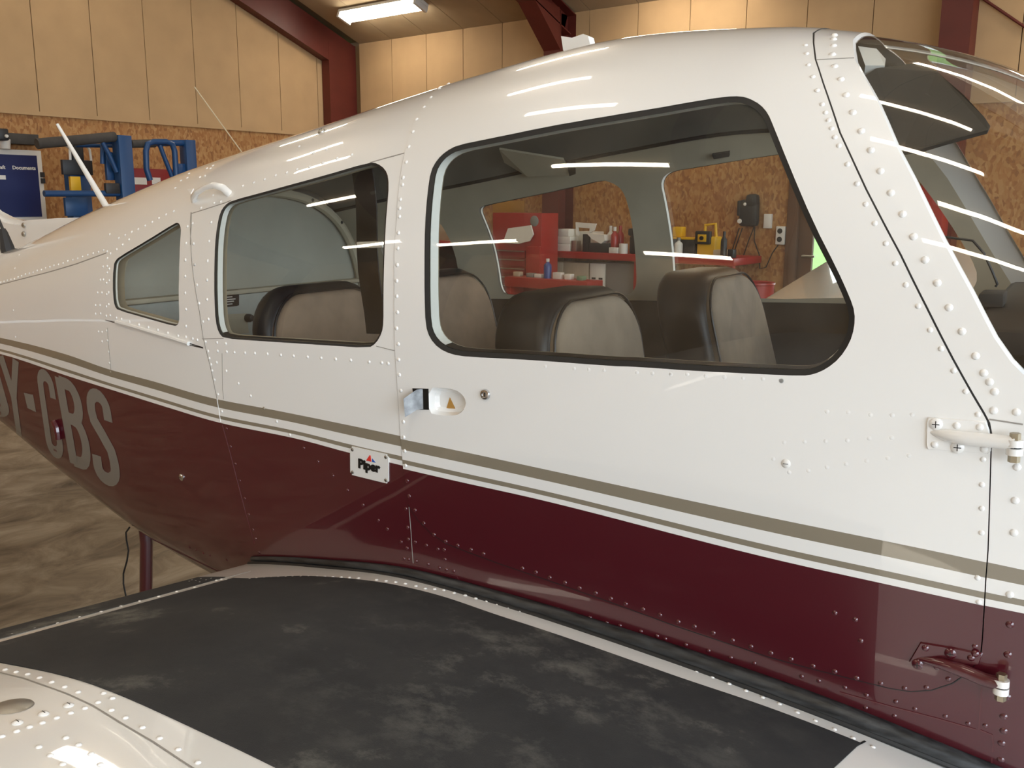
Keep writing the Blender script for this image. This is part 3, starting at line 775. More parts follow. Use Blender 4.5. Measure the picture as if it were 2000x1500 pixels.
for k in range(6):
    a = at_xa(434 + (k % 2) * 3, 572 + k * 4.6, xp - .0002); b = at_xa(458 - (k % 3) * 3, 571 + k * 4.4, xp - .0002)
    box('printed_line', (xp - .0, a[1], a[2] - .0012), (xp + .0038, b[1], a[2] + .0012), M['offwhite'], plc)
c = at_xa(483, 621, xp); lathe('latch_knob', [(0, .02), (.008, .018), (.011, .01), (.011, 0)], M['charcoal'], bulk, 12, tuple(c), 'X')
q = [at_xa(u, v, xp) for u, v in ((440, 614), (482, 612), (486, 650), (444, 655))]; poly_prism('access_cover', q, .006, M['liner'], bulk)
box('cabin_floor', (-.95, -.40, -.50), (.62, .40, -.46), M['dark'], AC)
box('baggage_floor', (XB, -.38, -.34), (-.98, .38, -.22), M['dark'], AC, .01)

# seats
def seat(xf, yc, w, ztop, cloth, label, lean=.13, deep=.115):
    t = empty('seat', (0, 0, 0), 0, AC); t['label'] = label
    prof = []
    hw = w / 2
    def outline(hw, top, zb, rc, n=8):
        o = [(-hw, zb)]
        for k in range(n + 1):
            a = math.pi - k / n * math.pi / 2; o.append((-hw * .93 + rc + rc * math.cos(a), top - rc + rc * math.sin(a)))
        for k in range(n + 1):
            a = math.pi / 2 - k / n * math.pi / 2; o.append((hw * .93 - rc + rc * math.cos(a), top - rc + rc * math.sin(a)))
        return o + [(hw, zb)]
    def slab(name, ol, x0, x1, m_, bev):
        bm = bmesh.new()
        A = [bm.verts.new((x0 - lean * z, yc + y, z)) for y, z in ol]; B = [bm.verts.new((x1 - lean * z, yc + y, z)) for y, z in ol]
        bm.faces.new(A); bm.faces.new(B[::-1])
        for i in range(len(A)): bm.faces.new((A[i], B[i], B[(i + 1) % len(A)], A[(i + 1) % len(A)]))
        bmesh.ops.recalc_face_normals(bm, faces=bm.faces)
        e = [e for e in bm.edges if len(e.link_faces) == 2 and e.calc_face_angle(0) > .9]
        bmesh.ops.bevel(bm, geom=e, offset=bev, segments=3, affect='EDGES', profile=.5)
        return from_bm(name, bm, m_, t, True, 50)
    ol = outline(hw, ztop, -.34, .105); slab('backrest_shell', ol, xf - deep, xf - .006, M['black'], .022)
    il = outline(hw - .014, ztop - .018, -.33, .10); slab('backrest_cloth', il, xf - .03, xf + .012, cloth, .014)
    tube('piping', [(xf + .004 - lean * z, yc + y, z) for y, z in outline(hw - .010, ztop - .013, -.33, .10)], .0028, M['ink'], t, 6)
    box('seat_cushion', (xf, yc - hw, -.40), (xf + .44, yc + hw, -.26), cloth, t, .03)
    box('seat_base', (xf - .05, yc - hw + .03, -.46), (xf + .40, yc + hw - .03, -.38), M['black'], t, .01)
seat(-.150, -.245, .40, .130, M['taupe'], 'right front seat with taupe cloth and black vinyl shell')
seat(-.045, .245, .40, .140, M['taupe'], 'left front seat with taupe cloth and black vinyl shell', .24)
seat(-.80, -.235, .40, .136, M['tan'], 'right rear seat with tan cloth and black vinyl border', .13, .062)
seat(-.80, .235, .40, .140, M['tan'], 'left rear seat with tan cloth', .2, .07)
a, b = at_ya(706, 322, -.42), at_ya(733, 652, -.42)
bm = bmesh.new()
for k in range(9):
    p = a + (b - a) * k / 8; p = p + np.array([.004 * math.sin(k), 0, 0])
    for sx, sy in ((-.024, -.0015), (.024, -.0015), (.024, .0015), (-.024, .0015)): bm.verts.new((p[0] + sx, p[1] + sy, p[2]))
bm.verts.ensure_lookup_table()
for k in range(8):
    for i in range(4): bm.faces.new([bm.verts[4 * k + i], bm.verts[4 * k + (i + 1) % 4], bm.verts[4 * k + 4 + (i + 1) % 4], bm.verts[4 * k + 4 + i]])
strap = from_bm('shoulder_strap', bm, M['ink'], AC); strap['label'] = 'black shoulder strap hanging behind the door post'
c = at_ya(725, 478, -.425); box('strap_guide', (c[0] - .03, c[1] - .006, c[2] - .006), (c[0] + .03, c[1], c[2] + .006), M['offwhite'], strap, .002)

# front of the cabin
box('instrument_panel', (.56, -.47, -.28), (.62, .47, .085), M['charcoal'], AC, .01)
box('glareshield', (.46, -.46, .065), (.86, .46, .10), M['charcoal'], AC, .012)
c = at_ya(1918, 566, -.1); box('compass_box', (c[0] - .0, c[1] - .06, .10), (c[0] + .035, c[1] + .02, .122), M['foam'], AC, .004)
q = [at_ya(u, v, -.08) for u, v in ((1840, 462), (1870, 466), (1900, 470), (1922, 495), (1938, 530), (1948, 555), (1944, 560))]; tube('aerial_loop', [tuple(p) for p in q], .0022, M['charcoal'], AC, 6)
q = []
dcam = lambda u, v: (lambda d: d / np.linalg.norm(d))(RA.T @ np.array([(u - 1000) / FPX, (v - 750) / FPX, 1.0]))
for u, v in ((1686, 150), (1712, 133), (1790, 123), (1830, 140), (1882, 185), (1922, 228), (1934, 246), (1930, 254), (1895, 263), (1850, 276), (1800, 291), (1760, 297), (1735, 250)): q.append(skin3(u, v) + dcam(u, v) * .055)
vis = poly_prism('sun_visor', [tuple(p) for p in q], .006, mat('smoked_visor', (.016, .0155, .0145), .5), AC); vis['label'] = 'dark sun visor behind the windscreen'
q = [skin3(u, v) + dcam(u, v) * .05 for u, v in ((1676, 90), (1712, 95), (1730, 115), (1728, 128), (1690, 128))]; poly_prism('visor_bracket', [tuple(p) for p in q], .02, M['trim'], AC)

def far_lining(u, v, inn=.03):
    """where a sight line meets the lining on the cabin's far side"""
    d = dcam(u, v); s_ = 1.3
    while s_ < 4:
        p = CA + d * s_
        if p[1] > 0:
            zb = f_zb(p[0]); n = 3.0; H = (f_zt(p[0]) - zb - inn) if p[2] > zb else (zb - f_zl(p[0]))
            if (abs(p[1]) / (f_w(p[0]) - inn)) ** n + (abs(p[2] - zb) / H) ** n > 1: return p
        s_ += .003
    return p
q = [far_lining(u, v, .036) for u, v in ((975, 292), (1100, 312), (1112, 342), (1030, 345), (985, 318))]
vp = poly_prism('overhead_vent', [tuple(p) for p in q], .006, M['liner'], AC)
q = [far_lining(u, v, .040) for u, v in ((1107, 314), (1124, 318), (1124, 340), (1112, 344))]; poly_prism('vent_slot', [tuple(p) for p in q], .004, M['ink'], vp)
q = [far_lining(u, v, .036) for u, v in ((1390, 303), (1424, 298), (1424, 306), (1394, 311))]; poly_prism('map_light', [tuple(p) for p in q], .008, M['charcoal'], AC)


# ------------------------------------------------------------------ wings
f_wz = pchip([-.92, -.78, -.616, -.375, -.168, .096, .317, .447, .56, .63, .675, .685], [-.432, -.397, -.372, -.350, -.361, -.389, -.424, -.453, -.484, -.512, -.545, -.57])
f_wl = pchip([-.803, -.6, -.2, .2, .5, .63, .685], [-.4085, -.462, -.535, -.585, -.605, -.600, -.57])
DIH = .125; YR = .545; YT = 4.75
def dih(y): return DIH if y < 0 else .095
def wing_top(x, y): return np.array([x, y, f_wz(x) + dih(y) * (abs(y) - YR)])
def on_wing(u, v):
    d = RA.T @ np.array([(u - 1000) / FPX, (v - 750) / FPX, 1.0]); lo, hi = .3, 4.0
    g = lambda t: (CA + d * t)[2] - wing_top(*(CA + d * t)[:2])[2]
    for _ in range(60):
        md = (lo + hi) / 2
        if g(md) > 0: lo = md
        else: hi = md
    return CA + d * lo
def wing_n(p):
    x, y = p[0], p[1]; a = wing_top(x + .004, y) - wing_top(x - .004, y); b = wing_top(x, y - .01) - wing_top(x, y + .01); n = np.cross(b, a); n = n / np.linalg.norm(n); return n if n[2] > 0 else -n
wx = np.concatenate([[-.803, -.795, -.78], np.linspace(-.76, .55, 46), [.58, .61, .63, .65, .665, .675, .682, .685]])
for sd, lab in ((-1, 'white right wing with black walkway'), (1, 'white left wing beyond the cabin')):
    ys = np.array([.40, .545, .57, .6] + list(np.linspace(.66, YT, 26))) * sd
    V = [wing_top(x, y) for y in ys for x in wx] + [np.array([x, y, f_wl(x) + dih(y) * (abs(y) - YR)]) for y in ys for x in wx]
    n = len(wx); k = len(ys); F = []
    for j in range(k - 1):
        for i in range(n - 1):
            a = j * n + i; F.append((a, a + 1, a + n + 1, a + n)); b = a + n * k; F.append((b, b + n, b + n + 1, b + 1))
    for j in (0, k - 1):
        for i in range(n - 1): a = j * n + i; F.append((a, a + 1, a + 1 + n * k, a + n * k))
    for j in range(k - 1):
        for i in (0, n - 1): a = j * n + i; F.append((a, a + n, a + n + n * k, a + n * k))
    bm = bmesh.new(); vv = [bm.verts.new(p) for p in V]
    for f in F: bm.faces.new([vv[i] for i in f])
    w = from_bm('wing', bm, M['white'], AC, True, 50); w['label'] = lab
    if sd < 0: wing_r = w
def wing_sheet(name, pts_fn, nx, ny, off, m_, parent):
    """raised sheet lying on the right wing's upper surface; pts_fn(i/nx, j/ny) -> (x, y)"""
    bm = bmesh.new(); T = []; B = []
    for i in range(nx + 1):
        for j in range(ny + 1):
            x, y = pts_fn(i / nx, j / ny); p = wing_top(x, y); nn = wing_n(p); T.append(bm.verts.new(p + nn * off)); B.append(bm.verts.new(p - nn * .002))
    r = ny + 1
    for i in range(nx):
        for j in range(ny): bm.faces.new((T[i * r + j], T[i * r + j + 1], T[(i + 1) * r + j + 1], T[(i + 1) * r + j]))
    edge = [i * r for i in range(nx + 1)] + [nx * r + j for j in range(1, r)] + [i * r + ny for i in range(nx - 1, -1, -1)] + [j for j in range(ny - 1, 0, -1)]
    for a, b in zip(edge, edge[1:] + edge[:1]): bm.faces.new((T[a], T[b], B[b], B[a]))
    return from_bm(name, bm, m_, parent, True, 40)
inner = [on_wing(*p) for p in ((480, 1131), (600, 1126), (700, 1133), (860, 1165), (1000, 1212), (1150, 1262), (1300, 1315), (1500, 1383), (1680, 1452))]
f_in = pchip([p[0] for p in inner], [p[1] for p in inner])
outer = [on_wing(*p) for p in ((0, 1287), (100, 1306), (210, 1347), (312, 1394), (425, 1452), (482, 1497))]
yo = float(np.mean([p[1] for p in outer]))
XW0, XW1 = -.691, float(on_wing(1680, 1453)[0])
XWF = float(on_wing(1592, 1499)[0])
walk = wing_sheet('walkway', lambda a, b: ((XW0 + a * (XW1 + (XWF - XW1) * b * 2.4 - XW0)), f_in(XW0 + a * (XW1 - XW0)) + b * (yo - f_in(XW0 + a * (XW1 - XW0)))), 60, 14, .0014, M['walk'], wing_r); walk['label'] = 'worn black non-skid walkway'
fx0 = float(np.mean([on_wing(100, 1203)[0], on_wing(300, 1152)[0]])); fx1 = float(np.mean([on_wing(100, 1221)[0], on_wing(300, 1166)[0]]))
walk2 = wing_sheet('flap_walkway', lambda a, b: (fx0 + a * (fx1 - fx0), -.655 + b * (yo + .655)), 4, 12, .0012, M['walk'], wing_r)
flap_gap = wing_sheet('flap_gap', lambda a, b: (fx1 + .002 + a * .003, -.6 + b * -3), 1, 30, .0006, M['seam'], wing_r)
# root fairing seal
sl = []
for x in np.linspace(-.80, .66, 60):
    y = surf(x, t_at(x, f_wz(x)))[1]; k_ = min(1, (x + .80) / 1.05); sl.append((x, y - .004 - .006 * k_, f_wz(x) + .004 + .007 * k_))
tube('root_seal', sl, [.0055 + .0085 * min(1, i / 45) for i in range(60)], M['rubber_worn'], AC, 10)
for o_, n_ in ((.024, 'seal_lip'),): tube(n_, [(x, y - .010, z - .007) for x, y, z in sl], .005, M['rubber'], AC, 8)
# wing skin seams and the grey inspection disc
def wing_line(name, pts, w, m_):
    q = [on_wing(*p) if len(p) == 2 else np.array(p) for p in pts]; V = []; F = []
    for i, p in enumerate(q):
        d = q[min(i + 1, len(q) - 1)] - q[max(i - 1, 0)]; d /= np.linalg.norm(d); nn = wing_n(p); s_ = np.cross(nn, d)
        V += [p - s_ * w / 2 + nn * .0006, p + s_ * w / 2 + nn * .0006]
    return mk(name, V, [(2 * i, 2 * i + 1, 2 * i + 3, 2 * i + 2) for i in range(len(q) - 1)], m_, wing_r)
wing_line('skin_seam', [(0, 1314), (43, 1324), (80, 1337), (130, 1355), (180, 1378), (235, 1412), (300, 1450), (360, 1490), (400, 1516)], .0022, M['seam'])
wing_line('skin_seam', [(1690, 1448), (1640, 1473), (1592, 1499)], .003, M['rubber'])
c = on_wing(25, 1380); nn = wing_n(c); dsk = lathe('inspection_disc', [(0, .0015), (.020, .0015), (.0215, 0)], M['dull'], wing_r, 28); dsk.matrix_local = Matrix.Translation(c) @ Vector(nn).to_track_quat('Z', 'Y').to_matrix().to_4x4()

# ------------------------------------------------------------------ rivets and screws
def Z(ox, oy, k, *pts): return [(ox + a / k, oy + b / k) for a, b in pts]
BIG = Z(1560, 40, 4.545, (320, 405), (375, 520), (420, 660), (480, 815), (555, 980), (640, 1150), (725, 1335), (300, 300), (310, 222), (312, 165), (320, 128)) + Z(1600, 350, 3.75, (525, 100), (610, 255), (690, 420), (775, 590), (865, 760), (950, 940), (1045, 1115), (1145, 1295), (1205, 1420)) + Z(1500, 700, 4, (1730, 185), (1770, 260), (1762, 408), (1940, 420), (1945, 850), (1930, 1110), (1920, 1362)) + Z(1500, 1100, 3.75, (1770, 230), (1770, 450), (1755, 670), (1750, 980), (1725, 1125), (1725, 1230), (1710, 1320), (1705, 1440))
DOORR = Z(1560, 40, 4.545, (60, 225), (70, 300), (85, 400), (125, 505), (165, 625), (208, 750), (237, 822), (265, 890), (292, 962), (320, 1040), (357, 1115), (433, 1280)) + Z(1600, 350, 3.75, (278, 35), (340, 185), (407, 325), (488, 472), (558, 617), (635, 775), (725, 930), (812, 1105), (893, 1242), (985, 1402)) + Z(1500, 700, 4, (1545, 257), (1640, 437), (1680, 788), (1672, 985), (1670, 1170), (1668, 1360)) + Z(1500, 1100, 3.75, (1535, 105), (1545, 283), (1515, 605)) \
    + [(876, 162), (859, 174), (842, 191), (829, 210), (814, 234), (807, 258), (799, 287), (794, 317)] + Z(380, 280, 4, (1632, 270), (1627, 325), (1610, 440), (1605, 510), (1603, 573), (1595, 700), (1590, 820), (1587, 950), (1582, 1075), (1583, 1195), (1588, 1320), (1582, 1445)) + Z(380, 560, 4, (1595, 448), (1598, 570), (1603, 688), (1615, 812), (1635, 1055), (1637, 1175), (1645, 1283), (1652, 1397)) \
    + Z(900, 1100, 3.3333, (403, 32), (490, 57), (580, 92), (680, 125), (775, 160), (880, 193), (978, 228), (1075, 263), (1188, 298), (1298, 335), (1417, 380), (1522, 410), (1645, 452), (1770, 500), (1890, 540)) + Z(1500, 1100, 3.75, (22, 655), (170, 700), (330, 750), (490, 790), (650, 838), (825, 877), (1000, 912), (1160, 907), (1320, 845), (490, 362), (640, 410), (680, 565), (1235, 760), (1390, 795)) + Z(460, 900, 4, (1345, 155), (1360, 275), (1405, 385), (1473, 487), (1553, 575), (1645, 628), (1738, 660), (1842, 692), (1940, 725))
FLUSH = Z(1240, 480, 4, (135, 995), (278, 1003), (408, 1003), (553, 1017), (698, 1027), (845, 1033), (1000, 1040), (1145, 1055)) + Z(820, 500, 4, (980, 860), (1205, 880), (1320, 887), (1440, 893), (1695, 910), (1815, 918), (1960, 925)) + Z(1500, 700, 4, (105, 175), (460, 415), (625, 420), (800, 440), (970, 445), (1125, 440), (125, 655), (285, 650), (450, 645), (620, 640), (790, 625), (965, 620), (40, 785), (165, 890), (315, 877), (460, 850), (610, 825), (770, 800), (935, 780), (1100, 760))
FUS = Z(380, 560, 4, (105, 503), (180, 503), (250, 508), (310, 513), (393, 517), (470, 520), (568, 525), (672, 533), (772, 541), (882, 549), (988, 557), (1102, 565), (1220, 574), (1363, 588), (1462, 594), (1512, 600), (85, 430), (175, 437), (243, 445), (95, 100), (107, 255), (32, 130), (65, 272), (115, 560), (128, 608), (137, 655), (155, 727), (182, 840), (213, 975), (172, 592), (247, 658), (342, 755), (438, 853), (542, 950), (642, 1053), (745, 1157), (853, 1260), (963, 1367), (1078, 1475), (250, 1110), (282, 1250), (318, 1385)) \
    + Z(280, 780, 4, (715, 505), (752, 635), (792, 775), (823, 900), (857, 1020), (878, 1090), (905, 1195), (1480, 597), (1595, 710), (1715, 825), (1835, 945), (1905, 1013), (1063, 1272), (1160, 1270), (1265, 1283), (650, 1255), (520, 1218), (468, 1202), (410, 1178), (360, 1155)) \
    + Z(300, 220, 5, (870, 715), (978, 682), (1083, 650), (1190, 612), (1300, 585), (1400, 553), (1520, 528), (1650, 490), (1790, 445), (1935, 410), (580, 805), (655, 868), (590, 882), (462, 930), (560, 1072), (540, 1255), (525, 1445), (380, 1080), (330, 1112), (315, 1275), (387, 1278), (308, 1437), (400, 1485), (520, 545), (555, 545), (580, 517), (345, 595), (330, 637), (268, 663), (212, 735), (500, 618), (452, 630), (1420, 330), (1690, 360), (1560, 395)) \
    + Z(150, 380, 5, (1275, 650), (1270, 835), (1270, 1025), (1283, 1217), (1065, 478), (1060, 640), (1057, 798), (1057, 960), (1065, 1120), (1065, 1285), (1140, 480), (1150, 685), (1172, 882), (1193, 1062), (1232, 1240), (515, 1243), (605, 1270), (697, 1295), (790, 1322), (887, 1350), (988, 1378), (1065, 1390), (1130, 1408), (1175, 1420), (1255, 1437), (870, 195), (800, 230), (735, 268), (665, 305), (598, 338), (535, 365), (470, 397), (408, 425), (508, 440), (445, 490), (388, 535), (327, 577), (945, 162), (320, 388)) \
    + Z(460, 900, 4, (1330, 375), (1345, 520), (1350, 613), (1293, 633), (1340, 683), (1403, 635), (1490, 660), (1580, 690), (1630, 695), (1635, 770), (1315, 765), (1350, 770), (1410, 783), (1503, 808), (1590, 835), (1645, 850), (1703, 862)) \
    + Z(900, 1100, 3.3333, (30, 130), (128, 157), (213, 180), (307, 205), (420, 238), (535, 270), (635, 298), (740, 330), (840, 355), (950, 390), (1035, 407), (1172, 445), (1278, 475), (1330, 493), (1465, 532), (1612, 570), (1757, 615), (1910, 652)) + Z(1500, 1100, 3.75, (245, 830), (370, 862), (562, 912), (720, 968), (935, 1015), (1075, 1068), (1298, 1122), (1465, 1175), (1590, 1190), (715, 1060), (925, 1118))
TAIL = Z(0, 440, 5, (1010, 243), (960, 260), (908, 275), (855, 290), (805, 307), (757, 325), (710, 338), (660, 350), (615, 372), (570, 383), (525, 393), (485, 408), (443, 418), (403, 435), (362, 443), (322, 462), (285, 470), (247, 480), (210, 495), (175, 508), (138, 525), (105, 530), (70, 537), (38, 550), (5, 558), (1045, 255), (1075, 278), (1047, 322), (1005, 405), (1045, 400), (1065, 425), (1045, 462), (978, 533), (1008, 530), (1065, 538), (1040, 565), (952, 658), (993, 658), (1060, 655), (1040, 675), (932, 782), (975, 780), (1060, 772), (1037, 792), (932, 865), (980, 862), (1075, 880), (1037, 885), (1135, 903), (1185, 915), (962, 1040), (995, 1042), (1040, 1030), (995, 1135), (1048, 1125), (1060, 1235), (1068, 1345), (1078, 1432), (187, 290), (145, 420), (130, 830), (150, 1090))
WROOT = Z(460, 900, 4, (110, 925), (165, 920), (225, 915), (280, 912), (335, 910), (393, 908), (447, 906), (510, 906), (572, 905), (635, 905), (697, 905), (760, 908), (825, 910), (890, 913), (960, 917), (1100, 930), (1175, 938), (1250, 947), (1327, 960), (1410, 978), (1483, 997), (1555, 1002), (1627, 1010), (1708, 1032), (1795, 1052), (1877, 1075)) + Z(900, 1100, 3.3333, (30, 210), (98, 230), (170, 248), (240, 268), (315, 290), (390, 313), (468, 335), (547, 360), (627, 385), (710, 410), (795, 440), (880, 467), (968, 497), (1057, 527), (1150, 560), (1243, 595), (1340, 630), (1438, 665), (1538, 703), (1640, 742), (1748, 785), (1857, 830), (1965, 873)) + Z(1500, 1100, 3.75, (85, 1030), (215, 1092), (347, 1152), (487, 1215), (625, 1280), (770, 1345))
WOUT = Z(0, 1200, 4, (40, 432), (125, 450), (215, 468), (307, 495), (403, 530), (503, 567), (610, 607), (808, 617), (878, 655), (765, 687), (663, 733), (552, 770), (442, 808), (330, 847), (230, 880), (130, 913), (15, 953), (870, 748), (980, 808), (1113, 883), (1247, 967), (1393, 1055), (1545, 1157), (513, 965), (613, 1020), (710, 1090), (783, 1173), (303, 1037), (393, 1102), (490, 1170))
WSCREW = Z(0, 1200, 4, (535, 712), (340, 778), (135, 848))
WFLAP = Z(0, 950, 4, (95, 1155), (272, 1112), (450, 1070), (620, 1022), (790, 980), (945, 937), (1090, 898), (1240, 860), (1380, 822), (1520, 788), (1500, 735), (1530, 740), (1570, 725), (1610, 735), (1650, 722), (1690, 735), (1730, 725), (1770, 730), (1560, 750), (1480, 745))


def dome(name, m_, prof=((0, .5), (.45, .46), (.8, .27), (1, -.05)), n=10):
    o = lathe(name, prof, m_, None, n); me = o.data; bpy.data.objects.remove(o); return me
DOME = {k: dome('rivet', M[k]) for k in ('white', 'maroon', 'stripe')}
FLAT = dome('flush_rivet', M['white'], ((0, .04), (.8, .04), (.9, -.01), (1, .05), (1.1, -.05)))
def place(me, name, p, n, r, parent, label=None):
    o = bpy.data.objects.new(name, me); COL.objects.link(o); o.parent = parent
    o.matrix_local = Matrix.Translation(p) @ Vector(n).to_track_quat('Z', 'Y').to_matrix().to_4x4() @ Matrix.Scale(r, 4)
    return o
def rivet_mat(p, dr=False):
    v = paint_val(p, dr); return 'maroon' if v > 1 else 'stripe' if (0 < v < .35 or .68 < v < .83) else 'white'
RIV = []                                        # (mesh, point, normal, radius, parent)
for lst, r, par, dr in ((BIG, .0049, skin, False), (DOORR, .0036, door, True), (FUS, .0033, skin, False), (TAIL, .0030, skin, False)):
    for u, v in lst:
        x, t = on_skin(u, v); p = surf(x, t); nn = snorm(x, t); RIV.append((DOME[rivet_mat(p, dr)], p + nn * (.0012 if dr else 0), nn, r, par))
for u, v in WROOT: p = on_wing(u, v); RIV.append((DOME['white'], p, wing_n(p), .0036, wing_r))
for u, v in WOUT: p = on_wing(u, v); RIV.append((DOME['white'], p, wing_n(p), .0038, wing_r))
for u, v in WFLAP: p = on_wing(u, v); RIV.append((DOME['white'], p, wing_n(p), .003, wing_r))
RIV.sort(key=lambda a: -a[3] / np.linalg.norm(a[1] - CA))
for me, p, nn, r, par in RIV[:300]: place(me, 'rivet', p, nn, r, par)
bms = {}
for me, p, nn, r, par in RIV[300:]:
    key = (me.materials[0].name, par.name); b = bms.setdefault(key, (bmesh.new(), me.materials[0], par))[0]
    tmp = me.copy(); tmp.transform(Matrix.Translation(p) @ Vector(nn).to_track_quat('Z', 'Y').to_matrix().to_4x4() @ Matrix.Scale(r, 4)); b.from_mesh(tmp); bpy.data.meshes.remove(tmp)
for b, m_, par in bms.values(): tag(from_bm('small_rivets', b, m_, par, True), kind='stuff')
for u, v in FLUSH:
    x, t = on_skin(u, v); nn = snorm(x, t); place(FLAT, 'flush_rivet', surf(x, t) + nn * .0012, nn, .0032, door)


def screw(name, p, n, r, m_, parent, cross=True):
    t = lathe(name, [(0, .45 * r), (.6 * r, .38 * r), (r, .1 * r), (r, -.3 * r)], m_, parent, 14)
    t.matrix_local = Matrix.Translation(p) @ Vector(n).to_track_quat('Z', 'Y').to_matrix().to_4x4()
    box('slot', (-.55 * r, -.07 * r, .3 * r), (.55 * r, .07 * r, .47 * r), M['ink'], t)
    if cross: box('slot', (-.07 * r, -.55 * r, .3 * r), (.07 * r, .55 * r, .465 * r), M['ink'], t)
    return t
def skin_screw(u, v, r, m_, parent, off=.0012, cross=True):
    x, t = on_skin(u, v); n = snorm(x, t); return screw('screw', surf(x, t) + n * off, n, r, m_, parent, cross)
for u, v in WSCREW: p = on_wing(u, v); screw('screw', p, wing_n(p), .006, M['white'], wing_r, False)
skin_screw(1535.5, 905, .0062, M['offwhite'], door, .001, False)
skin_screw(355, 932, .0075, M['steel'], skin, .001, False)
skin_screw(628, 257, .008, M['dull'], skin, .001)

# ------------------------------------------------------------------ skin seams
RB = lambda pts, w=.0016, m_='seam', par=None, off=.0005: ribbon('skin_seam', pts, w, M[m_], par or skin, off)
RB([(372, 478), (374, 440), (374, 415)]); RB([(374, 417), (400, 409), (440, 396), (452, 391)])
RB([(373, 415), (373, 470), (378, 540), (390, 610), (397, 660), (412, 720), (424, 779)]); RB([(424, 779), (431, 824)], .0012, 'white', None, .0008)
RB([(434, 830), (448, 880), (466, 950), (485, 1020), (497, 1062)], .0014, 'seam_red')
RB([(722, 318), (760, 307), (790, 299)]); RB([(437, 661), (395, 662)], .0012); RB([(735, 676), (771, 685)], .0012); RB([(434, 690), (435, 760), (437, 780)], .001)
RB([(0, 556), (50, 543), (100, 530), (150, 515), (208, 494)], .0022); RB([(210, 640), (214, 690), (217, 722)], .0012)
RB([(206, 625), (228, 629)], .0016); RB([(371, 671), (397, 679)], .002, 'rubber')
q = [skin3(u, v, .003) for u, v in ((230, 629), (260, 637), (300, 649), (340, 661), (371, 671))]; tube('piano_hinge', [tuple(p) for p in q], .0045, M['white'], skin, 8)
RB([(206, 625), (230, 632), (300, 653), (371, 674), (397, 680)], .0016, 'rubber')
RB([(799, 990), (803, 1040), (807, 1100)], .0010, 'seam', None, .0006); RB([(784, 1096), (808, 1102), (850, 1114), (893, 1126), (898, 1140)], .0014, 'seam_red')
RB([(1594, 117), (1630, 115), (1668, 113)], .0018); RB([(1932, 819), (1960, 823), (1998, 829)], .0018)
RB([(1640, 1352), (1740, 1380), (1830, 1403), (1907, 1425)], .0016, 'seam_red'); RB([(1918, 1310), (1916, 1360), (1912, 1425)], .0014, 'seam_red'); RB([(1915, 1426), (1938, 1435), (1940, 1452), (1936, 1498)], .0018, 'seam_red')
ribbon('gap_line', [(797, 985), (805, 1000), (817, 1017), (842, 1042), (872, 1062), (910, 1077), (972, 1100), (1080, 1137), (1200, 1179), (1320, 1223), (1410, 1253), (1500, 1283), (1580, 1305), (1687, 1332), (1740, 1345), (1780, 1351), (1820, 1348), (1860, 1335), (1887, 1317)], .0013, M['rubber'], jam, .0003)
ribbon('gap_line', [(1586, 55), (1590, 62), (1589, 84), (1593, 117), (1608, 163), (1641, 260), (1692, 370), (1760, 499), (1813, 606), (1862, 702), (1900, 770), (1922, 807), (1932, 826), (1936.5, 850), (1937, 875)], .0021, M['rubber'], jam, .0002)


# ------------------------------------------------------------------ door furniture
def off_poly(poly, d, of): return [surf(x, t) + snorm(x, t) * of for x, t in inset(poly, d)]
rim, mid, bot = p_hd, inset(p_hd, .004), inset(p_hd, .010)
ring('handle_recess', rim, .0012, mid, -.010, M['white'], door)
ring('handle_recess', mid, -.010, bot, -.016, M['white'], door)
P = off_poly(p_hd, .010, -.016); mk('recess_floor', P, [tuple(range(len(P)))], M['white'], door)
def quad_plate(name, px, offs, th, m_, parent):
    P = [skin3(u, v, o) for (u, v), o in zip(px, offs)]; return poly_prism(name, [tuple(p) for p in P], th, m_, parent)
slot = quad_plate('handle_slot', ((807, 758), (838, 759), (839, 800), (812, 799)), (.0014,) * 4, -.001, M['ink'], door)
lev = bmesh.new()
def at_depth(u, v, of):                        # point of the pixel's ray standing 'of' outside the skin
    p = skin3(u, v); d = dcam(u, v); x, t = on_skin(u, v); return p - d * of / abs(d @ snorm(x, t))
L = [[at_depth(829, 761, .001), at_depth(830, 799, .001)], [at_depth(822, 760, .004), at_depth(823, 799, .004)], [at_depth(814, 761, .009), at_depth(815, 800, .009)], [at_depth(806, 766, .014), at_depth(807, 805, .014)], [at_depth(788, 779, .024), at_depth(791, 815, .024)]]
rows = []
for a, b in L: rows.append([lev.verts.new(a), lev.verts.new(b)])
for A, B in zip(rows, rows[1:]): lev.faces.new((A[0], A[1], B[1], B[0]))
bmesh.ops.solidify(lev, geom=lev.faces[:], thickness=.002)
h = from_bm('door_handle', lev, M['lever'], door, True, 30); h['label'] = 'bent steel door handle'
q = [skin3(u, v, -.0150) for u, v in ((861, 802), (880, 804), (868, 779))]; poly_prism('worn_mark', [tuple(p) for p in q], -.0004, M['rust'], door)
x, t = on_skin(949.5, 770); n = snorm(x, t); lk = lathe('door_lock', [(0, .003), (.0045, .003), (.005, .0045), (.0075, .004), (.0085, .001), (.0085, -.002)], M['steel'], door, 20)
lk.matrix_local = Matrix.Translation(surf(x, t) + n * .0012) @ Vector(n).to_track_quat('Z', 'Y').to_matrix().to_4x4(); box('keyhole', (-.001, -.0032, .002), (.001, .0032, .0034), M['ink'], lk)

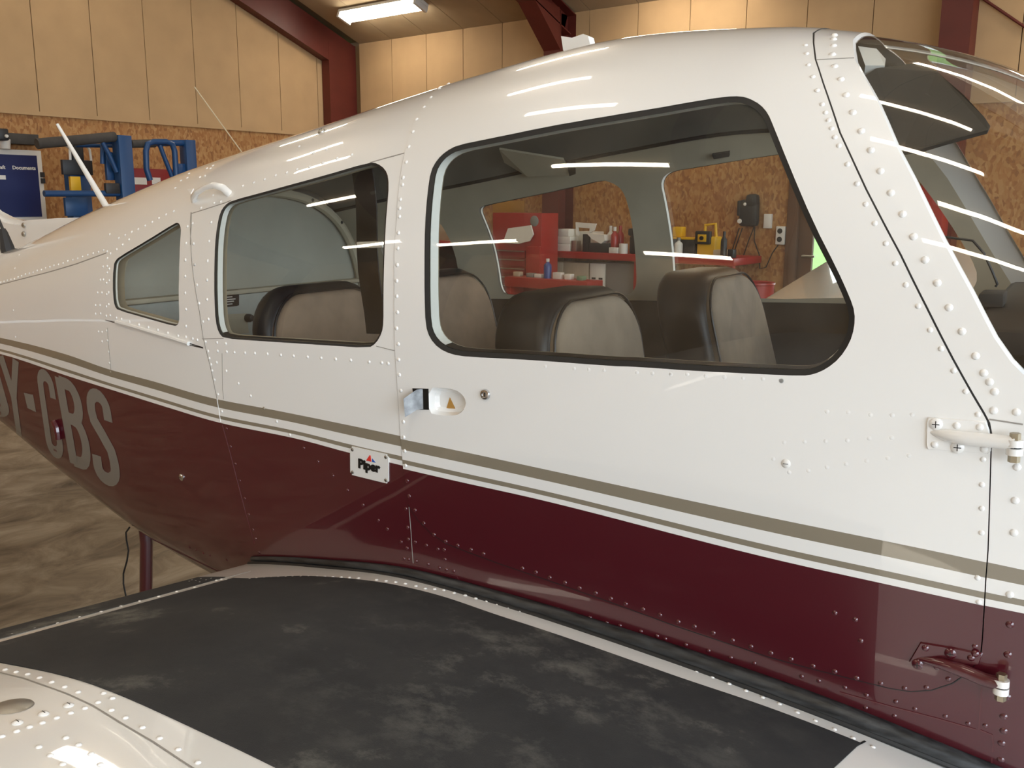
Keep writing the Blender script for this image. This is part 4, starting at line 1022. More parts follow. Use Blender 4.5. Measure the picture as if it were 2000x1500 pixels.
# maker's plate
C4 = [skin3(u, v, .0022) for u, v in ((689, 872), (764, 889), (756, 943), (682, 925))]
cen = sum(C4) / 4; ux = Vector((C4[1] + C4[2] - C4[0] - C4[3]) / 2); uy = Vector((C4[0] + C4[1] - C4[2] - C4[3]) / 2); pw, ph = ux.length, uy.length
ux.normalize(); uz = ux.cross(uy).normalized(); uy = uz.cross(ux)
PM = Matrix(((ux.x, uy.x, uz.x, cen[0]), (ux.y, uy.y, uz.y, cen[1]), (ux.z, uy.z, uz.z, cen[2]), (0, 0, 0, 1)))
bm = bmesh.new(); bm_box(bm, (-pw / 2, -ph / 2, -.004), (pw / 2, ph / 2, 0)); bmesh.ops.bevel(bm, geom=[e for e in bm.edges if abs((e.verts[0].co - e.verts[1].co).normalized().z) > .9], offset=.004, segments=3, affect='EDGES')
plate = from_bm('makers_plate', bm, M['offwhite'], AC); plate.matrix_local = PM; plate['label'] = 'small white plate with black lettering and red and blue triangle'
text_mesh('lettering', 'Piper', ph * .43, M['ink'], plate, Matrix.Translation((0, -ph * .045, .0003)), bold=ph * .024, sx=1.04)
for m_, tri in (('logo_red', ((-.10, .17), (.075, .17), (.055, .40), (.03, .43))), ('logo_blue', ((.10, .17), (.22, .17), (.11, .31)))):
    poly_prism('emblem', [((a + .01) * pw * .78, (b - .02) * ph * .86, .0002) for a, b in tri], .0005, M[m_], plate)
for sx in (-1, 1):
    for sy in (-1, 1): screw('plate_screw', (sx * (pw / 2 - .0055), sy * (ph / 2 - .0055), .0002), (0, 0, 1), .0032, M['dull'], plate)

# door hinges
def hinge(px, tube_px, bolt, m_, tm, scr, riv, lab):
    pts = [on_skin(u, v) for u, v in px]; P = [surf(x, t) + snorm(x, t) * .0030 for x, t in pts]
    pl_ = resample(pts, .006); hp = patch('hinge_plate', inset(pl_, .0012), [], m_, door, .02, .0042); hp['label'] = lab
    ring('plate_edge', inset(pl_, .0012), .0042, pl_, .0005, m_, hp)
    q = [skin3(u, v, o) for u, v, o in tube_px]; tube('hinge_arm', [tuple(p) for p in q], [.003, .0075, .0085, .0085, .0085], tm, hp, 12)
    b = skin3(*bolt, .016); x, t = on_skin(*bolt)
    up = Vector((0, 0, 1))
    for z, r, m2 in ((.0115, .006, 'brass'), (.004, .009, 'white'), (-.001, .007, 'ink'), (-.006, .009, 'white'), (-.0145, .0065, 'brass')):
        lathe('hinge_bolt', [(0, .004), (r, .004), (r, -.004), (0, -.004)], M[m2], hp, 6 if m2 == 'brass' else 16, tuple(b + np.array([0, 0, z])))
    for u, v, r in scr: x, t = on_skin(u, v); screw('hinge_screw', surf(x, t) + snorm(x, t) * .0045, snorm(x, t), r, m_, hp)
    for u, v in riv: x, t = on_skin(u, v); place(DOME['white' if m_ is M['white'] else 'maroon'], 'rivet', surf(x, t) + snorm(x, t) * .0042, snorm(x, t), .0046, hp)
hinge(((1810, 823), (1813, 814), (1926, 822), (1933, 840), (1936, 880), (1930, 886), (1812, 877), (1809, 868)), ((1818, 843, .001), (1850, 848, .007), (1890, 853, .010), (1940, 857, .012), (1985, 860, .016)), (1983, 866), M['white'], M['white'],
      ((1829, 827, .0075), (1871, 872, .0075)), ((1869, 830), (1914, 833), (1826, 867), (1922, 876)), 'white upper hinge plate')
hinge(((1798, 1252), (1870, 1264), (1920, 1275), (1912, 1297), (1850, 1295), (1775, 1291)), ((1790, 1284, .001), (1840, 1290, .007), (1890, 1305, .010), (1925, 1318, .012), (1955, 1322, .016)), (1957, 1326), M['maroon'], M['maroon'],
      ((1793, 1294, .007), (1857, 1273, .007)), ((1808, 1263), (1897, 1282), (1905, 1274)), 'maroon lower hinge plate')

# ------------------------------------------------------------------ registration letters
def glyph(name, quad, strokes, wd, n=7):
    """strokes in a unit box (0..1, y up), carried onto the skin through the box's four corners TL TR BR BL"""
    TL, TR, BR, BL = [np.array(p, float) for p in quad]
    def mp(a, b): return (TL * (1 - a) + TR * a) * b + (BL * (1 - a) + BR * a) * (1 - b)
    V = []; F = []
    for st in strokes:
        raw = [np.array(p, float) for p in st]; pts = []; b0 = len(V)
        for a_, b_ in zip(raw, raw[1:]):
            k_ = max(1, int(np.linalg.norm((b_ - a_) * (1, 2.6)) / .12)); pts += [a_ + (b_ - a_) * j_ / k_ for j_ in range(k_)]
        pts.append(raw[-1])
        for i, p in enumerate(pts):
            d = pts[min(i + 1, len(pts) - 1)] - pts[max(i - 1, 0)]; d = d * (1, 2.6); d /= np.linalg.norm(d) + 1e-9; s_ = np.array((-d[1], d[0] / 2.6)) * wd / 2
            for q in (p - s_, p + s_): u, v = mp(*q); V.append(skin3(u, v, .0005))
        for i in range(len(pts) - 1): F.append((b0 + 2 * i, b0 + 2 * i + 1, b0 + 2 * i + 3, b0 + 2 * i + 2))
    return mk(name, V, F, M['letter'], skin)
def arc(cx, cy, rx, ry, a0, a1, n=10): return [(cx + rx * math.cos(math.radians(a0 + (a1 - a0) * k / n)), cy + ry * math.sin(math.radians(a0 + (a1 - a0) * k / n))) for k in range(n + 1)]
w = .37
ge = 'registration_letter'
glyph(ge, ((-52, 676), (-14, 690), (22, 818), (-22, 806)), [arc(.5, .82, .36, .12, 0, 180) + arc(.5, .18, .36, .12, 180, 360) + [(.86, .82)]], w)
glyph(ge, ((-3, 694), (34, 704), (51, 855), (20, 848)), [[(.12, 1), (.55, .5)], [(.92, 1), (.55, .5)], [(.55, .52), (.58, 0)]], .32)
glyph(ge, ((47, 767), (65, 771), (71, 805), (54, 797)), [[(0, .5), (1, .5)]], 1.0 * 2.6)
glyph(ge, ((71, 719), (101, 730), (126, 897), (95, 886)), [[(.86, .70), (.86, .80)] + arc(.5, .83, .36, .12, 0, 180) + arc(.5, .17, .36, .12, 180, 360) + [(.86, .26)]], w)
glyph(ge, ((109, 735), (153, 752), (181, 920), (139, 904)), [[(.14, 0), (.14, 1)], [(.14, .955), (.5, .955)] + arc(.5, .75, .34, .205, 90, -90) + [(.14, .545)], [(.5, .545)] + arc(.52, .29, .36, .245, 90, -90) + [(.14, .045)]], w)
glyph(ge, ((168, 755), (210, 771), (237, 952), (188, 938)), [[(.86, .70), (.86, .79)] + arc(.5, .82, .36, .13, 0, 180) + [(.14, .76), (.2, .66), (.5, .53), (.8, .38), (.86, .27)] + arc(.5, .18, .36, .13, 0, -180) + [(.14, .28)]], w)
q = [(110, 822), (116, 835), (118, 848), (119, 856)]; tube('drain_fitting', [tuple(skin3(u, v, .006)) for u, v in q], .008, M['maroon'], skin, 8)

# ------------------------------------------------------------------ tail, aerials, step, undercarriage
def flat_fin(name, pts, th, m_, parent=AC):
    bm = bmesh.new(); A = [bm.verts.new((x, -th / 2, z)) for x, z in pts]; B = [bm.verts.new((x, th / 2, z)) for x, z in pts]
    bm.faces.new(A); bm.faces.new(B[::-1])
    for i in range(len(A)): bm.faces.new((A[i], B[i], B[(i + 1) % len(A)], A[(i + 1) % len(A)]))
    bmesh.ops.recalc_face_normals(bm, faces=bm.faces)
    bmesh.ops.bevel(bm, geom=[e for e in bm.edges if abs((e.verts[0].co - e.verts[1].co).normalized().y) < .1], offset=th * .3, segments=2, affect='EDGES')
    return from_bm(name, bm, m_, parent, True, 40)
fin = flat_fin('fin', [(-1.98, .24), (-1.985, .312), (-2.10, .314), (-2.285, .312), (-2.36, .322), (-2.43, .346), (-2.55, .42), (-3.5, 1.02), (-4.1, 1.06), (-4.5, .1), (-3.4, .1), (-2.5, .14)], .05, M['white'])
for u, v in ((46, 440), (46, 457)):
    c = at_ya(u, v, -.027); lathe('fin_screw', [(0, .004), (.007, .003), (.009, 0)], M['dull'], fin, 12, (c[0], c[1], c[2]), 'Y')
bm = bmesh.new()
st = [(-4.55, .0), (-3.75, .0), (-3.75, .03), (-4.55, .02)]
for sd in (-1, 1):
    v = [bm.verts.new((x, y * sd, z + .08)) for y in (.0, 1.9) for x, z in st]
    for f in ((0, 1, 2, 3), (7, 6, 5, 4), (0, 4, 5, 1), (1, 5, 6, 2), (2, 6, 7, 3), (3, 7, 4, 0)): bm.faces.new([v[i] for i in f])
from_bm('stabilator', bm, M['white'], AC)
a, b = at_ya(112, 243, 0), at_ya(208, 404, 0)
an = tube('whip_aerial', [tuple(a), tuple((a + b) / 2), tuple(b), tuple(b + (b - a) * .2)], [.0045, .007, .0095, .0095], M['offwhite'], AC, 10); an['label'] = 'thick white whip aerial on the spine'
a, b = at_ya(380, 170, 0), at_ya(470, 294, 0)
tube('wire_aerial', [tuple(a), tuple(b), tuple(b + (b - a) * .4)], .0016, mat('dull_wire', (.45, .36, .24), .5), AC, 6)
a, b, c = at_ya(-14, 402, -.16), at_ya(5, 447, -.16), at_ya(14, 484, -.16)
an = tube('black_aerial', [tuple(a), tuple(b)], .0045, M['charcoal'], AC, 8); tube('aerial_foot', [tuple(b), tuple(b + (c - b) * .2), tuple(c), tuple(c + (c - b) * .4)], [.008, .012, .02, .02], M['charcoal'], an, 8)
# cap-shaped aerial on the roof
c = at_ya(1128, 98, -.13); bm = bmesh.new()
ol = [(-.024, .0), (-.028, .027), (-.005, .021), (.018, .025), (.028, .020), (.032, .006), (.02, -.004), (-.0, -.008)]
A = [bm.verts.new((c[0] + x * 1.0, c[1] - .012, c[2] + z)) for x, z in ol]; B = [bm.verts.new((c[0] + x, c[1] + .012, c[2] + z)) for x, z in ol]
bm.faces.new(A); bm.faces.new(B[::-1])
for i in range(len(A)): bm.faces.new((A[i], B[i], B[(i + 1) % len(A)], A[(i + 1) % len(A)]))
cap = from_bm('roof_aerial', bm, M['offwhite'], AC); cap['label'] = 'small white aerial on the cabin roof'
box('aerial_base', (c[0] - .022, c[1] - .016, c[2] - .03), (c[0] + .036, c[1] + .016, c[2] - .001), M['charcoal'], cap, .004)
# grab handle above the rear window
q = [skin3(u, v, o) for u, v, o in ((377, 392, -.004), (384, 390, .008), (396, 384, .014), (415, 377, .018), (432, 373, .018), (444, 374, .010), (448, 379, -.004))]
gh = tube('grab_handle', [tuple(p) for p in q], [.0065, .0065, .0055, .005, .0055, .0065, .0065], M['white'], AC, 10, 1.2); gh['label'] = 'white grab handle above the rear window'
q = [skin3(u, v, .026) for u, v in ((384, 385), (397, 384), (392, 393))]; poly_prism('handle_decal', [tuple(p) for p in q], .002, M['offwhite'], gh)
# boarding step tube and a trailing cable under the belly
ys = -.36
a, b = at_ya(286, 1060, ys), at_ya(285, 1160, ys)
stp = tube('boarding_step', [tuple(a + np.array([0, 0, .05])), tuple(a), tuple(b), tuple(b + (b - a) * 1.2)], .0155, M['maroon'], AC, 14); stp['label'] = 'maroon boarding step tube under the belly'
q = [at_ya(u, v, -.4) for u, v in ((253, 1030), (246, 1040), (247, 1055), (251, 1075), (248, 1095), (241, 1120), (241, 1140), (246, 1165), (250, 1200))]
tube('trailing_cable', [tuple(p) for p in q], .0022, M['rubber'], AC, 6)
# wheels
Ainv = AC.matrix_world.inverted()
def gear(x, y, ztop, r, lab):
    w_ = AC.matrix_world @ Vector((x, y, 0)); g = Ainv @ Vector((w_.x, w_.y, r)); t = empty('landing_gear', (0, 0, 0), 0, AC); t['label'] = lab
    lathe('tyre', [(.07, -.05), (r - .05, -.075), (r - .012, -.055), (r - .001, 0), (r - .012, .055), (r - .05, .075), (.07, .05)], M['tyre'], t, 28, tuple(g), 'Y')
    lathe('wheel_hub', [(0, -.05), (.075, -.05), (.075, .05), (0, .05)], M['dull'], t, 20, tuple(g), 'Y')
    tube('strut', [(g.x, g.y + .11, ztop), (g.x, g.y + .11, g.z)], .032, M['white'], t, 12); tube('axle', [(g.x, g.y + .12, g.z), (g.x, g.y - .06, g.z)], .016, M['dull'], t, 8)
gear(-.25, -1.55, -.38, .21, 'right main wheel'); gear(-.25, 1.45, -.38, .21, 'left main wheel'); gear(1.55, -.11, -.45, .2, 'nose wheel')


# ------------------------------------------------------------------ things along the walls
def facebox(name, u0, v0, u1, v1, y, depth, m_, label, cat, group=None, bev=.004):
    """a box whose front face, at distance y, spans the given rectangle of the photograph; it stands back towards the far wall"""
    a = at_y(u0, v0, y); b = at_y(u1, v1, y); x0, x1 = sorted((a[0], b[0])); z0, z1 = sorted((a[2], b[2]))
    o = box(name, (0, 0, 0), (x1 - x0, depth, z1 - z0), m_, None, min(bev, (x1 - x0) * .2, (z1 - z0) * .2)); o.location = (x0, y, z0)
    if label: tag(o, label, cat, group)
    return o
def bottle(name, u, v0, v1, y, r, m_, cap, zbase, label, cat='bottle'):
    a = at_y(u, v0, y); z1 = a[2]; h = z1 - zbase; t = tag(empty(name, (a[0], y, zbase)), label, cat)
    lathe('body', [(0, 0), (r, 0), (r, h * .62), (r * .9, h * .7), (r * .38, h * .8), (r * .38, h * .86)], m_, t, 14); lathe('cap', [(r * .45, h * .84), (r * .45, h), (0, h)], cap, t, 12)
    return t
YB = 8.12                                       # front edge of the work bench
# main bench
xa, xb = at_y(975, 500, YB)[0], at_y(1434, 500, YB)[0]
zt = float(at_y(1150, 493, YB)[2]); th = .07
bn = tag(empty('work_bench', (xa, YB, 0)), 'long red-edged work bench along the far wall', 'bench')
box('bench_top', (0, 0, zt - th), (xb - xa, YF - YB - .02, zt), M['red'], bn, .006)
for fx in (.02, .62, .98): box('leg', ((xb - xa) * fx - .03, .04, 0), ((xb - xa) * fx + .03, .10, zt - th), M['red'], bn, .004)
box('lower_shelf', (.06, .05, .30), (xb - xa - .06, YF - YB - .05, .33), M['grey'], bn)
# tall tool cabinet with a drawer chest at the left end, standing before the bench
YC = 7.75
a, b = at_y(966, 416, YC), at_y(1058, 484, YC); za = float(at_y(1010, 416, YC)[2])
x0, x1 = float(at_y(960, 480, YC)[0]), float(at_y(1055, 480, YC)[0])
tc_ = tag(empty('tool_cabinet', (x0, YC, 0)), 'tall red tool cabinet with drawers and open papers', 'cabinet')
w_ = x1 - x0; zm = float(at_y(1010, 476, YC)[2])
box('body', (0, .02, 0), (w_, .32, za), M['red'], tc_, .006); box('drawer_front', (w_ * .72, -.005, .3), (w_, .02, zm - .02), M['red'], tc_, .004)
nd = 7
for k in range(nd):
    z0 = .42 + (zm - .06 - .42) * k / nd; dz = (zm - .06 - .42) / nd
    d_ = box('drawer', (.02, -.006, z0 + .006), (w_ * .70, .02, z0 + dz - .006), M['darkred'], tc_, .004); box('drawer_pull', (.03, -.018, z0 + dz - .022), (w_ * .69, -.006, z0 + dz - .012), M['dull'], d_)
lathe('round_badge', [(0, .004), (.05, .004), (.055, 0)], M['grey'], tc_, 20, (w_ * .86, .018, za - .08), 'Y')
q = [at_y(u, v, YC - .03) for u, v in ((982, 474), (992, 446), (1036, 440), (1041, 458), (1033, 471), (1012, 476))]; o = tag(poly_prism('open_catalogue', [tuple(p) for p in q], .02, M['paper']), 'open white catalogue propped on the red tool cabinet', 'catalogue')
facebox('poster', 962, 392, 1024, 416, YF - .008, .004, M['rust'], 'colourful poster pinned above the tool cabinet', 'poster', bev=.001)
# low red bench in front
YL = 7.45
x0, x1 = float(at_y(985, 560, YL)[0]), float(at_y(1147, 560, YL)[0]); z1 = float(at_y(1060, 545, YL)[2])
lb = tag(empty('low_bench', (x0, YL, 0)), 'low red bench in front of the tool cabinet', 'bench')
box('bench_top', (0, 0, z1 - .10), (x1 - x0, .28, z1), M['red'], lb, .006)
for fx in (.03, .97): box('leg', ((x1 - x0) * fx - .03, .03, 0), ((x1 - x0) * fx + .03, .25, z1 - .1), M['red'], lb, .004)
box('back_sheet', (.04, .24, .1), (x1 - x0 - .04, .26, z1 - .1), M['darkred'], lb)
bottle('spray_bottle', 1070, 505, 545, YL + .12, .04, M['bluebottle'], M['offwhite'], z1, 'blue bottle with white cap on the low red bench')
for i, (u, w, h, m_, lab) in enumerate(((1008, 12, 10, 'carton', 'small beige packet at the left end of the low red bench'), (1034, 13, 9, 'grey', 'small grey tin on the low red bench'), (1050, 14, 8, 'offwhite', 'small white tray left of the blue bottle'), (1087, 16, 14, 'offwhite', 'white tub right of the blue bottle'), (1108, 12, 12, 'paper', 'pale cup on the right part of the low red bench'), (1132, 12, 9, 'green', 'small green packet at the right end of the low red bench'))):
    a, b = at_y(u - w / 2, 545, YL + .1), at_y(u + w / 2, 545 - h, YL + .1); o = box('small_item', (0, 0, 0), (b[0] - a[0], .07, h * .0045), M[m_], None, .004); o.location = (a[0], YL + .1, z1); tag(o, lab, 'packet')
# on the main bench
ZB = zt
def onbench(name, u0, u1, v0, y, depth, m_, label, cat, lift=0.0):
    a, b = at_y(u0, v0, y), at_y(u1, v0, y); o = box(name, (0, 0, 0), (b[0] - a[0], depth, max(a[2] - ZB - lift, .03)), m_, None, .006); o.location = (a[0], y, ZB + lift); return tag(o, label, cat)
y = YB + .06
onbench('dark_can', 1063, 1068, 452, y + .2, .1, M['charcoal'], 'dark can left of the white spray can', 'can'); bottle('spray_can', 1072, 458, 488, y, .032, M['offwhite'], M['green'], ZB, 'white spray can on the bench beside the tool cabinet', 'can')
onbench('oil_can', 1078, 1086, 456, y + .1, .1, M['charcoal'], 'dark oil can between spray can and white boxes', 'can')
hs = [float(at_y(1100, v, y)[2]) for v in (488, 474, 460, 447)]
for k, lab in enumerate(('lowest of three stacked white boxes on the bench', 'middle of three stacked white boxes on the bench', 'topmost of three stacked white boxes on the bench')):
    a, b = at_y(1086 + (k == 2) * 4, 480, y), at_y(1113 - (k == 2) * 3, 480, y); z0 = ZB + (hs[3] - ZB) * k / 3; o = box('white_box', (0, 0, 0), (b[0] - a[0], .16, (hs[3] - ZB) / 3 - .002), M['paper'], None, .003); o.location = (a[0], y, z0); tag(o, lab, 'box')
onbench('metal_can', 1116, 1126, 470, y, .09, M['dull'], 'plain metal can right of the stacked white boxes', 'can')
onbench('printer_box', 1124, 1158, 452, y + .16, .22, M['paper'], 'tall white carton at the back of the bench', 'box')
q = [at_y(u, v, y + .1) for u, v in ((1124, 434), (1164, 437), (1160, 450), (1150, 456), (1152, 446), (1128, 444), (1130, 460), (1125, 460))]; o = tag(poly_prism('carton_flap', [tuple(p) for p in q], .02, M['paper']), 'opened white carton lid on the tall white carton', 'carton')
q = [at_y(u, v, y - .02) for u, v in ((1146, 456), (1180, 459), (1181, 470), (1173, 476), (1155, 466))]; o = tag(poly_prism('tilted_box', [tuple(p) for p in q], .12, M['paper']), 'white box tilted across the dark cans', 'box')
onbench('black_case', 1138, 1150, 457, y + .02, .04, M['charcoal'], 'black case under the tilted white box', 'case'); onbench('black_pouch', 1150, 1190, 474, y + .0, .06, M['charcoal'], 'low black pouch beneath the tilted white box', 'pouch')
bottle('white_bottle', 1193, 441, 480, y + .2, .035, M['offwhite'], M['offwhite'], ZB, 'white bottle left of the red bottles'); bottle('red_bottle', 1201, 443, 480, y + .05, .04, M['red'], M['offwhite'], ZB, 'red bottle with white cap, left of the pair'); bottle('red_bottle', 1212, 441, 480, y + .16, .04, M['red'], M['red'], ZB, 'red bottle with red cap, right of the pair')
o = onbench('white_tray', 1189, 1206, 483, y - .05, .05, M['offwhite'], 'low white tray before the red bottles', 'tray')
a = at_y(1216, 476, y - .02); o = lathe('paper_roll', [(0, 0), (.045, 0), (.045, a[2] - ZB), (.015, a[2] - ZB), (.015, a[2] - ZB - .02), (0, a[2] - ZB - .02)], M['offwhite']); o.location = (a[0], y - .0, ZB); tag(o, 'white paper roll at the right of the red bottles', 'paper roll')
t = tag(empty('bench_vice', (at_y(1238, 490, y)[0], y, ZB)), 'black bench vice beside the rear cabin window edge', 'vice'); hv = float(at_y(1238, 446, y)[2] - ZB)
box('body', (-.06, 0, 0), (.06, .18, hv * .7), M['charcoal'], t, .02); box('jaw', (-.07, -.02, hv * .7), (.05, .14, hv), M['charcoal'], t, .02)
# right part of the bench
t = tag(empty('jump_starter', (at_y(1376, 470, y)[0], y, ZB)), 'yellow and black battery starter on the bench', 'battery pack'); k = .0048
h0 = float(at_y(1372, 437, y)[2] - ZB)
box('body', (-.09, .02, 0), (.10, .18, h0 * .62), M['yellow'], t, .015); box('panel', (-.10, -.012, h0 * .38), (.06, .04, h0 * .78), M['charcoal'], t, .012); box('dial', (-.065, -.02, h0 * .46), (.025, -.01, h0 * .68), M['yellow'], t, .004)
tube('handle', [(-.05, .1, h0 * .6), (-.045, .1, h0 * .95), (.06, .1, h0), (.07, .1, h0 * .6)], .016, M['yellow'], t); lathe('knob', [(0, .012), (.02, .012), (.02, 0)], M['ink'], t, 12, (-.02, -.02, h0 * .57), 'Y')
t = tag(empty('battery_charger', (at_y(1336, 480, y)[0], y, ZB)), 'black charger with yellow top left of the battery starter', 'charger'); h1 = float(at_y(1336, 468, y)[2] - ZB)
box('body', (-.15, .02, 0), (.10, .2, h1), M['charcoal'], t, .01); box('lid', (-.15, .02, h1), (.10, .2, h1 + .02), M['yellow'], t, .005); box('bracket', (-.16, .05, h1 + .02), (-.06, .15, h1 + .12), M['yellow'], t, .01)
bottle('clear_flask', 1326, 464, 480, y - .05, .04, M['offwhite'], M['grey'], ZB, 'pale flask standing before the black charger', 'flask'); bottle('dark_bottle', 1415, 452, 495, y, .03, M['charcoal'], M['charcoal'], ZB, 'slim dark bottle between battery starter and wall phone')
onbench('rag_pile', 1393, 1412, 488, y, .12, M['carton'], 'crumpled beige rag beside the battery starter', 'rag'); onbench('cable_plug', 1421, 1432, 487, y, .08, M['charcoal'], 'black plug at the right end of the bench', 'plug')
# under the bench
ys = YB + .12
for i, (u0, u1, v0, m_, lab) in enumerate(((1077, 1100, 511, 'carton', 'printed carton under the bench, leftmost of three'), (1101, 1149, 512, 'carton', 'wide printed carton under the bench, middle of three'), (1152, 1182, 514, 'paper', 'pale carton with black print under the bench, right of three'), (1184, 1246, 513, 'grey', 'large grey case under the bench beside the cartons'))):
    a, b = at_y(u0, v0, ys), at_y(u1, v0, ys); o = box('carton' if i < 3 else 'storage_case', (0, 0, 0), (b[0] - a[0], .34, min(a[2], zt - th - .02) - .33), M[m_], None, .006); o.location = (a[0], ys, .33); tag(o, lab, 'carton' if i < 3 else 'case')
    if i < 3:
        for kx in range(2):
            for kz in range(3): box('print', ((b[0] - a[0]) * (.15 + .45 * kx), -.002, .25 + kz * .09), ((b[0] - a[0]) * (.40 + .45 * kx), .0, .27 + kz * .09), M['dark'], o)
# wall phone, cords, sockets
yw = YF - .10
t = tag(empty('wall_phone', tuple(at_y(1461, 410, yw))), 'black wall intercom with hanging cords', 'intercom')
box('body', (-.10, 0, -.16), (.09, .095, .10), M['charcoal'], t, .03); box('head', (-.04, -.01, .02), (.09, .095, .155), M['charcoal'], t, .04); box('side_horn', (-.12, 0, -.06), (-.08, .08, .09), M['charcoal'], t, .012)
lathe('button', [(0, .01), (.014, .008), (.016, 0)], M['offwhite'], t, 12, (-.03, -.012, .055), 'Y'); lathe('clip', [(0, .012), (.022, .008), (.024, 0)], M['offwhite'], t, 12, (-.08, -.005, -.11), 'Y')
for pp in (((1444, 445), (1436, 470), (1428, 495)), ((1450, 445), (1438, 480), (1430, 505)), ((1473, 443), (1462, 470), (1452, 500)), ((1474, 443), (1473, 470), (1483, 498), (1484, 525), (1496, 522), (1508, 495), (1520, 478))):
    tube('cord', [tuple(at_y(u, v, yw + .06) - np.array(t.location)) for u, v in pp], .006, M['dark'], t, 6)
facebox('wall_socket', 1492, 418, 1505, 446, yw + .06, .04, M['offwhite'], 'pale wall socket beside the black intercom', 'socket')
t = facebox('double_socket', 1516, 442, 1531, 478, yw + .06, .04, M['offwhite'], 'white double wall socket by the brown door', 'socket')
for zz in (.05, .13): lathe('socket_hole', [(0, .003), (.026, .003), (.026, 0)], M['charcoal'], t, 14, (.04, 0, zz), 'Y')
# red bin in front of the door side
a = at_y(1475, 552, 7.9); t = tag(empty('waste_bin', (a[0], 7.9, 0)), 'red bin standing right of the bench', 'bin'); lathe('bin_body', [(0, 0), (.14, 0), (.17, a[2]), (.155, a[2]), (.13, .02), (0, .02)], M['red'], t, 24); lathe('bin_rim', [(.165, a[2] - .02), (.178, a[2] - .01), (.175, a[2] + .006), (.16, a[2])], M['red'], t, 24)
# yellow clutter seen through the far quarter window
yq = 7.9; o = facebox('tool_bag', 852, 432, 890, 470, yq, .3, M['carton'], 'beige tool bag seen through the far quarter window', 'bag'); facebox('yellow_case', 876, 450, 892, 468, yq - .12, .1, M['yellow'], 'yellow case seen through the far quarter window', 'case')
b0 = o.location; sh = box('side_shelf', (0, 0, 0), (.9, .5, .05), M['red'], None, .005); sh.location = (b0.x - .3, yq - .14, b0.z - .05); tag(sh, 'red shelf board carrying the tool bag', 'shelf')
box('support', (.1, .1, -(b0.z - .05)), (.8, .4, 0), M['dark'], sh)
# cabinets beyond the windscreen
t = facebox('red_cabinet', 1802, 330, 1832, 520, 8.35, .4, M['red'], 'red cabinet against the far wall behind the windscreen', 'cabinet'); o = facebox('green_box', 1790, 300, 1825, 326, 8.4, .3, M['green'], 'pale green box on the red cabinet', 'box')
facebox('pinboard', 1864, 372, 1900, 395, YF - .03, .025, M['charcoal'], 'small dark sign on the far wall beside the steel column', 'sign')

# ------------------------------------------------------------------ things along the left gable
bd = tag(empty('notice_board', tuple(at_x(90, 425, XG + .03))), 'blue notice board headed Aircraft Documents on the left gable', 'notice board')
c0 = bd.location.copy(); zt_ = float(at_x(75, 294.5, XG + .03)[2]) - c0.z; wb = 1.25
box('frame', (-.02, -wb, -.03), (.02, 0, zt_), M['offwhite'], bd, .004); box('panel', (.018, -wb + .045, .01), (.026, -.05, zt_ - .05), M['navy'], bd)
RT = Matrix(((0, 0, 1, 0), (1, 0, 0, 0), (0, 1, 0, 0), (0, 0, 0, 1)))
yl = float(at_x(69, 329, XG + .05)[1]) - c0.y; zl_ = float(at_x(40, 328, XG + .05)[2]) - c0.z
text_mesh('heading_word', 'Documents', .048, M['paper'], bd, Matrix.Translation((.0275, yl, zl_)) @ RT, bold=.0012, align='RIGHT')
text_mesh('heading_word', 'Aircraft', .048, M['paper'], bd, Matrix.Translation((.0275, yl - .292, zl_)) @ RT, bold=.0012, align='RIGHT')
box('label_strip', (.026, -.62, zl_ - .115), (.03, float(at_x(10, 343, XG + .05)[1]) - c0.y, zl_ - .075), M['offwhite'], bd)
for zz in (.4, zt_ - .32): box('clip', (.02, -.03, zz), (.03, .012, zz + .05), M['charcoal'], bd)
a = at_x(14, 283, XG + .15); o = lathe('white_cup', [(0, 0), (.045, 0), (.055, .09), (.05, .09), (.04, .01), (0, .01)], M['offwhite']); o.location = (XG + .1, a[1], float(c0.z) + zt_ + .0); tag(o, 'white cup on top of the blue notice board', 'cup')
a = at_x(35, 272, XG + .03); o = box('wall_bracket', (0, -.16, -.05), (.12, .16, .05), M['foam'], None, .006); o.location = (XG + .006, a[1], a[2]); tag(o, 'grey wall bracket above the notice board', 'bracket')
a = at_x(2, 264, XG + .2); t = tag(empty('wall_camera', tuple(a)), 'black camera on a stalk above the notice board', 'camera'); box('body', (-.06, -.05, -.05), (.06, .05, .06), M['charcoal'], t, .015); tube('stalk', [(0, 0, 0), (-.19, 0, -.03)], .015, M['charcoal'], t); lathe('lens', [(0, .02), (.014, .02), (.016, 0)], M['offwhite'], t, 12, (.06, .02, -.01), 'X')
a, b = at_x(256, 372, XG + .03), at_x(352, 332, XG + .03); t = tag(empty('red_wall_box', tuple(a)), 'dark red wall box with white labels behind the blue stand', 'box')
box('body', (-.02, 0, -.2), (.06, b[1] - a[1], b[2] - a[2]), M['darkred'], t, .008)
for u0, u1 in ((262, 286), (297, 313)): p, q = at_x(u0, 360, XG + .09), at_x(u1, 347, XG + .09); box('label', (.06, p[1] - a[1], p[2] - a[2]), (.063, q[1] - a[1], q[2] - a[2]), M['offwhite'], t)
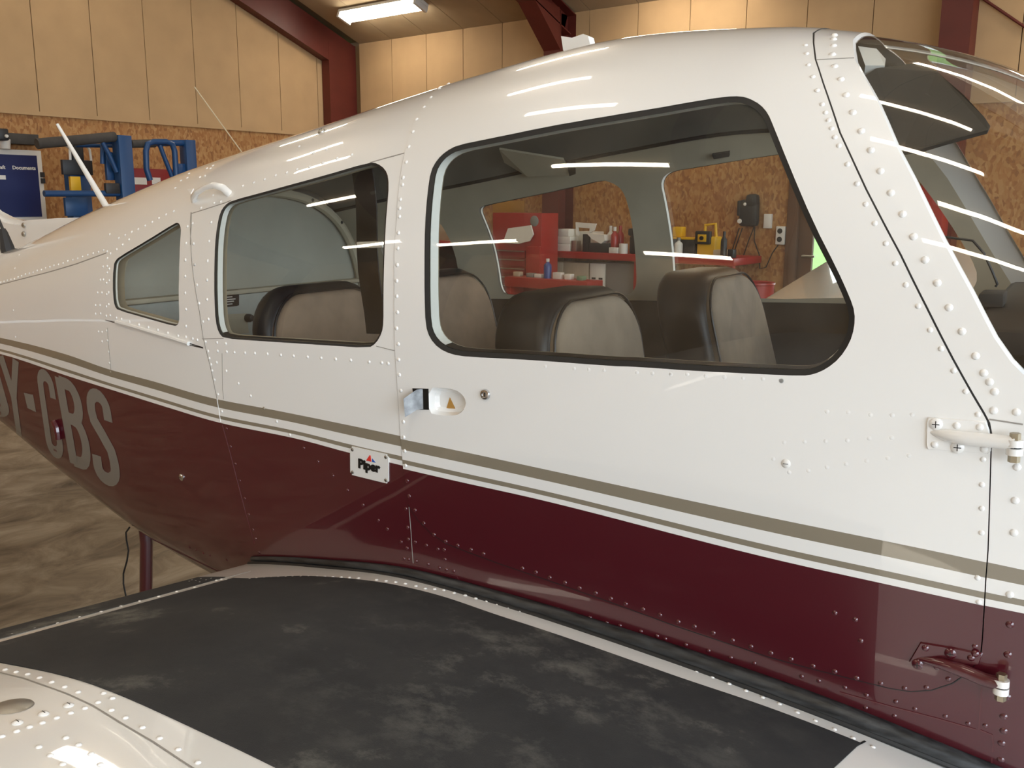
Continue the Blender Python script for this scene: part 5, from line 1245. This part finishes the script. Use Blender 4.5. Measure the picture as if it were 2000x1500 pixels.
# blue trestle stands with padded rails
XS = -8.3
def bs(u, v, x=XS): return at_x(u, v, x)
def stand(name, label, posts, rails, tubes, plates):
    base = bs(*posts[0][:2]); t = tag(empty(name, (XS, float(base[1]), 0)), label, 'stand'); o0 = np.array((XS, base[1], 0))
    for u0, u1, v, dx in posts:
        a, b = bs(u0, v, XS + dx) - o0, bs(u1, v, XS + dx) - o0; box('post', (a[0] - .06, a[1], 0.02), (a[0] + .06, b[1], a[2]), M['blue'], t, .004)
        box('foot', (a[0] - .3, a[1] - .03, 0), (a[0] + .3, b[1] + .03, .04), M['blue'], t, .004)
    for nm, pts, r, m_, dx in rails + tubes: tube(nm, [tuple(bs(u, v, XS + dx) - o0) for u, v in pts], r, M[m_], t, 12)
    for nm, u0, v0, u1, v1, m_, dx in plates: a, b = bs(u0, v1, XS + dx) - o0, bs(u1, v0, XS + dx) - o0; box(nm, (a[0] - .02, a[1], a[2]), (a[0] + .02, b[1], b[2]), M[m_], t, .003)
    return t
stand('trestle_stand', 'blue steel trestle stand with padded top rail, left of the pair', [(224, 250, 264, 0)],
      [('padded_rail', ((72, 281), (90, 279), (150, 274), (224, 267)), .045, 'foam', .0)],
      [('brace', ((200, 278), (212, 300), (228, 336)), .022, 'blue', 0), ('lower_rail', ((86, 378), (232, 378)), .028, 'blue', 0), ('hoop', ((200, 320), (200, 285), (206, 278), (222, 278)), .02, 'blue', -.1), ('cross_rail', ((148, 284), (222, 285)), .018, 'blue', -.2)],
      [('plate', 208, 298, 228, 352, 'blue', -.1), ('control_box', 206, 358, 232, 378, 'charcoal', .02)])
stand('trestle_stand', 'blue steel trestle stand with bent hoop, right of the pair', [(356, 375, 273, -.1)],
      [('padded_rail', ((256, 281), (302, 280)), .038, 'foam', -.1), ('top_rail', ((300, 280), (357, 279)), .03, 'blue', -.1)], [('hoop', ((293, 352), (286, 330), (285, 295), (289, 281), (300, 277), (325, 277), (336, 281), (341, 295), (344, 345)), .028, 'blue', -.05), ('brace', ((312, 283), (322, 310), (338, 350)), .022, 'blue', -.08)],
      [('plate', 345, 320, 362, 340, 'blue', -.1)])
t = stand('hoist_frame', 'blue hoist frame with yellow warning plate behind the left stand', [(128, 167, 312, -.6)], [], [('chrome_hoop', ((135, 336), (138, 320), (136, 290), (128, 284)), .012, 'offwhite', -.5), ('chrome_hoop', ((176, 334), (178, 312), (175, 292), (168, 285)), .012, 'offwhite', -.5)],
      [('motor', 122, 314, 178, 341, 'charcoal', -.5), ('motor_cap', 142, 284, 160, 314, 'charcoal', -.5), ('warning_plate', 138, 345, 155, 376, 'yellow', -.5), ('lower_plate', 128, 386, 168, 422, 'blue', -.48)])
